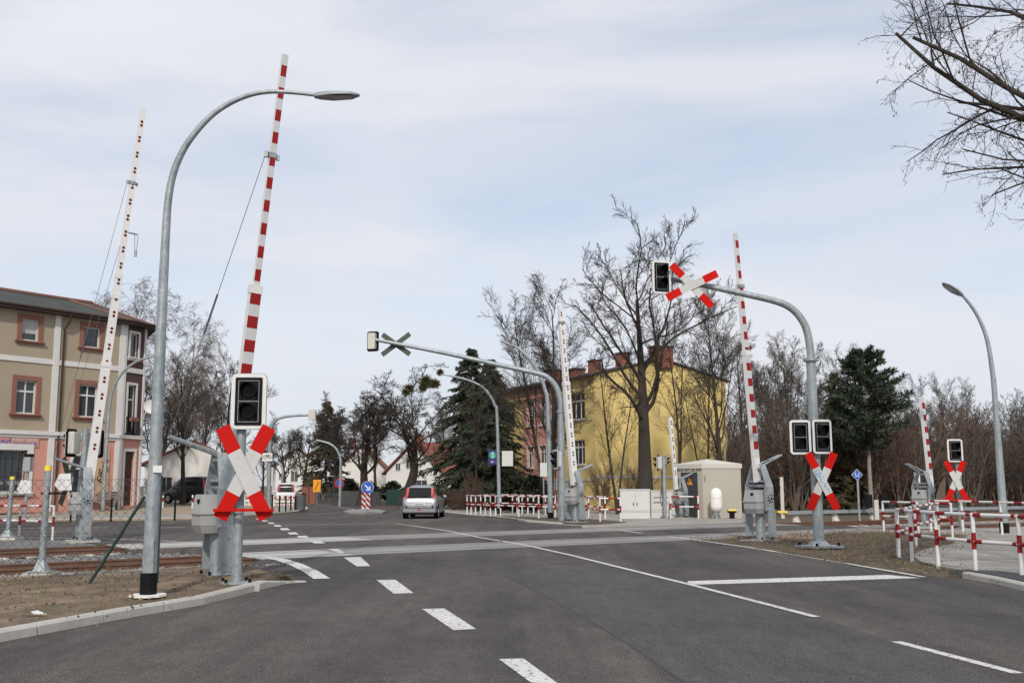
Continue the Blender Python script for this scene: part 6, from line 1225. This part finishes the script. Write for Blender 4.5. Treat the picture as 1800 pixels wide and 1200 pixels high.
# overhanging tree at the right edge: trunk stands outside the picture
bt = Vector((10.8, 13.6, 0)); tm, cm, tips = make_tree(101, 15, .28, .68, [L(22, .42, 1, .95, .62, .11, .03, 8, .5, .034, 6, .15), L(11, .2, 1, .7, .5, .14, .01, 6, .45, .011, 4), L(9, .15, 1, .7, .45, .18, -.02, 5, .5, .005), L(6, .1, 1, .75, .4, .2, -.03, 4, .6, .0045)], twig='bark')
t = bpy.data.objects.new('overhanging_tree', None); COL.objects.link(t); t.location = bt; tag(t, 'bare tree with hanging seed clusters reaching in at the top right', 'tree'); t.rotation_euler = (0, 0, 3.2)
for nm, me in (('trunk', tm), ('crown', cm)): o = bpy.data.objects.new(nm, me); COL.objects.link(o); o.parent = t
r_ = np.random.default_rng(4); sel = tips[r_.choice(len(tips), min(len(tips), 2600), False)][:, -1]; m_ = len(sel)*3; p = np.repeat(sel, 3, 0)+r_.normal(size=(m_, 3))*.025; d = nrm(np.array([0, 0, -1.])+r_.normal(size=(m_, 3))*.35); wv = nrm(np.cross(d, r_.normal(size=(m_, 3))))*.009; Ls = .055*r_.uniform(.6, 1.3, (m_, 1))
q = np.stack([p, p+d*Ls*.6-wv, p+d*Ls, p+d*Ls*.6+wv], 1); o = bpy.data.objects.new('seed_clusters', npmesh('seed_clusters', [(q.reshape(-1, 3), np.arange(m_*4).reshape(-1, 4))], 'seeds')); COL.objects.link(o); o.parent = t; o['kind'] = 'stuff'
# ------------------------------------------------------------------ small ground litter
def blades(name, pts, hgt, wd, n, mt, label, cat, flat=False):
    r_ = np.random.default_rng(9); P = np.array(pts); m_ = len(P)*n; p = np.repeat(P, n, 0)+np.concatenate([r_.normal(size=(m_, 2))*(.10 if not flat else .5), np.zeros((m_, 1))], 1)
    d = nrm(np.array([0, 0, 1. if not flat else .12])+r_.normal(size=(m_, 3))*(.35 if not flat else .5)); wv = nrm(np.cross(d, r_.normal(size=(m_, 3))))*wd; L_ = hgt*r_.uniform(.5, 1.3, (m_, 1))
    q = np.stack([p-wv*.5, p+wv*.5, p+d*L_*.7+wv*.4, p+d*L_-wv*.1], 1); o = bpy.data.objects.new(name, npmesh(name, [(q.reshape(-1, 3), np.arange(m_*4).reshape(-1, 4))], mt)); COL.objects.link(o); tag(o, label, cat, kind='stuff')
def scat(poly, n, zf, bx):
    o = []
    while len(o) < n:
        x, y = random.uniform(bx[0], bx[1]), random.uniform(bx[2], bx[3])
        if inside(x, y, poly): o.append((x, y, zf(x, y)+.01))
    return o
blades('grass_tufts', scat(dirt_poly, 130, z_left, (-13, -3.5, 10, 22)), .055, .006, 26, 'grass', 'sparse short grass tufts on the sandy verge at the left', 'grass')
blades('grass_tufts', scat(vr, 130, lambda x, y: .06, (5, 17, 17, 37)), .07, .008, 22, 'grass', 'sparse dry grass on the verge at the right', 'grass')
blades('dead_leaves', scat(dirt_poly, 160, lambda x, y: z_left(x, y)+.02, (-13, -3.5, 10, 22)), .05, .03, 9, 'dead_leaf', 'dry leaves and twigs littering the left verge', 'leaves', True)
blades('dead_leaves', scat(vr, 330, lambda x, y: .08, (5, 17, 17, 37)), .05, .03, 10, 'dead_leaf', 'dry leaves and twigs littering the right verge', 'leaves', True)
m = MB(); c = G(55, 1081, .12)
m._a([c+Vector(v) for v in ((-.17, 0, .01), (-.05, .03, .03), (0, -.03, .05), (.06, .03, .06), (.2, -.01, .015), (.05, -.04, .02), (-.08, -.03, .03))], [(0, 6, 1), (1, 6, 2), (1, 2, 3), (2, 5, 3), (3, 5, 4)]); tag(m.build('crumpled_paper', 'cabinet'), 'crumpled pale scrap of paper lying on the left verge', 'litter')
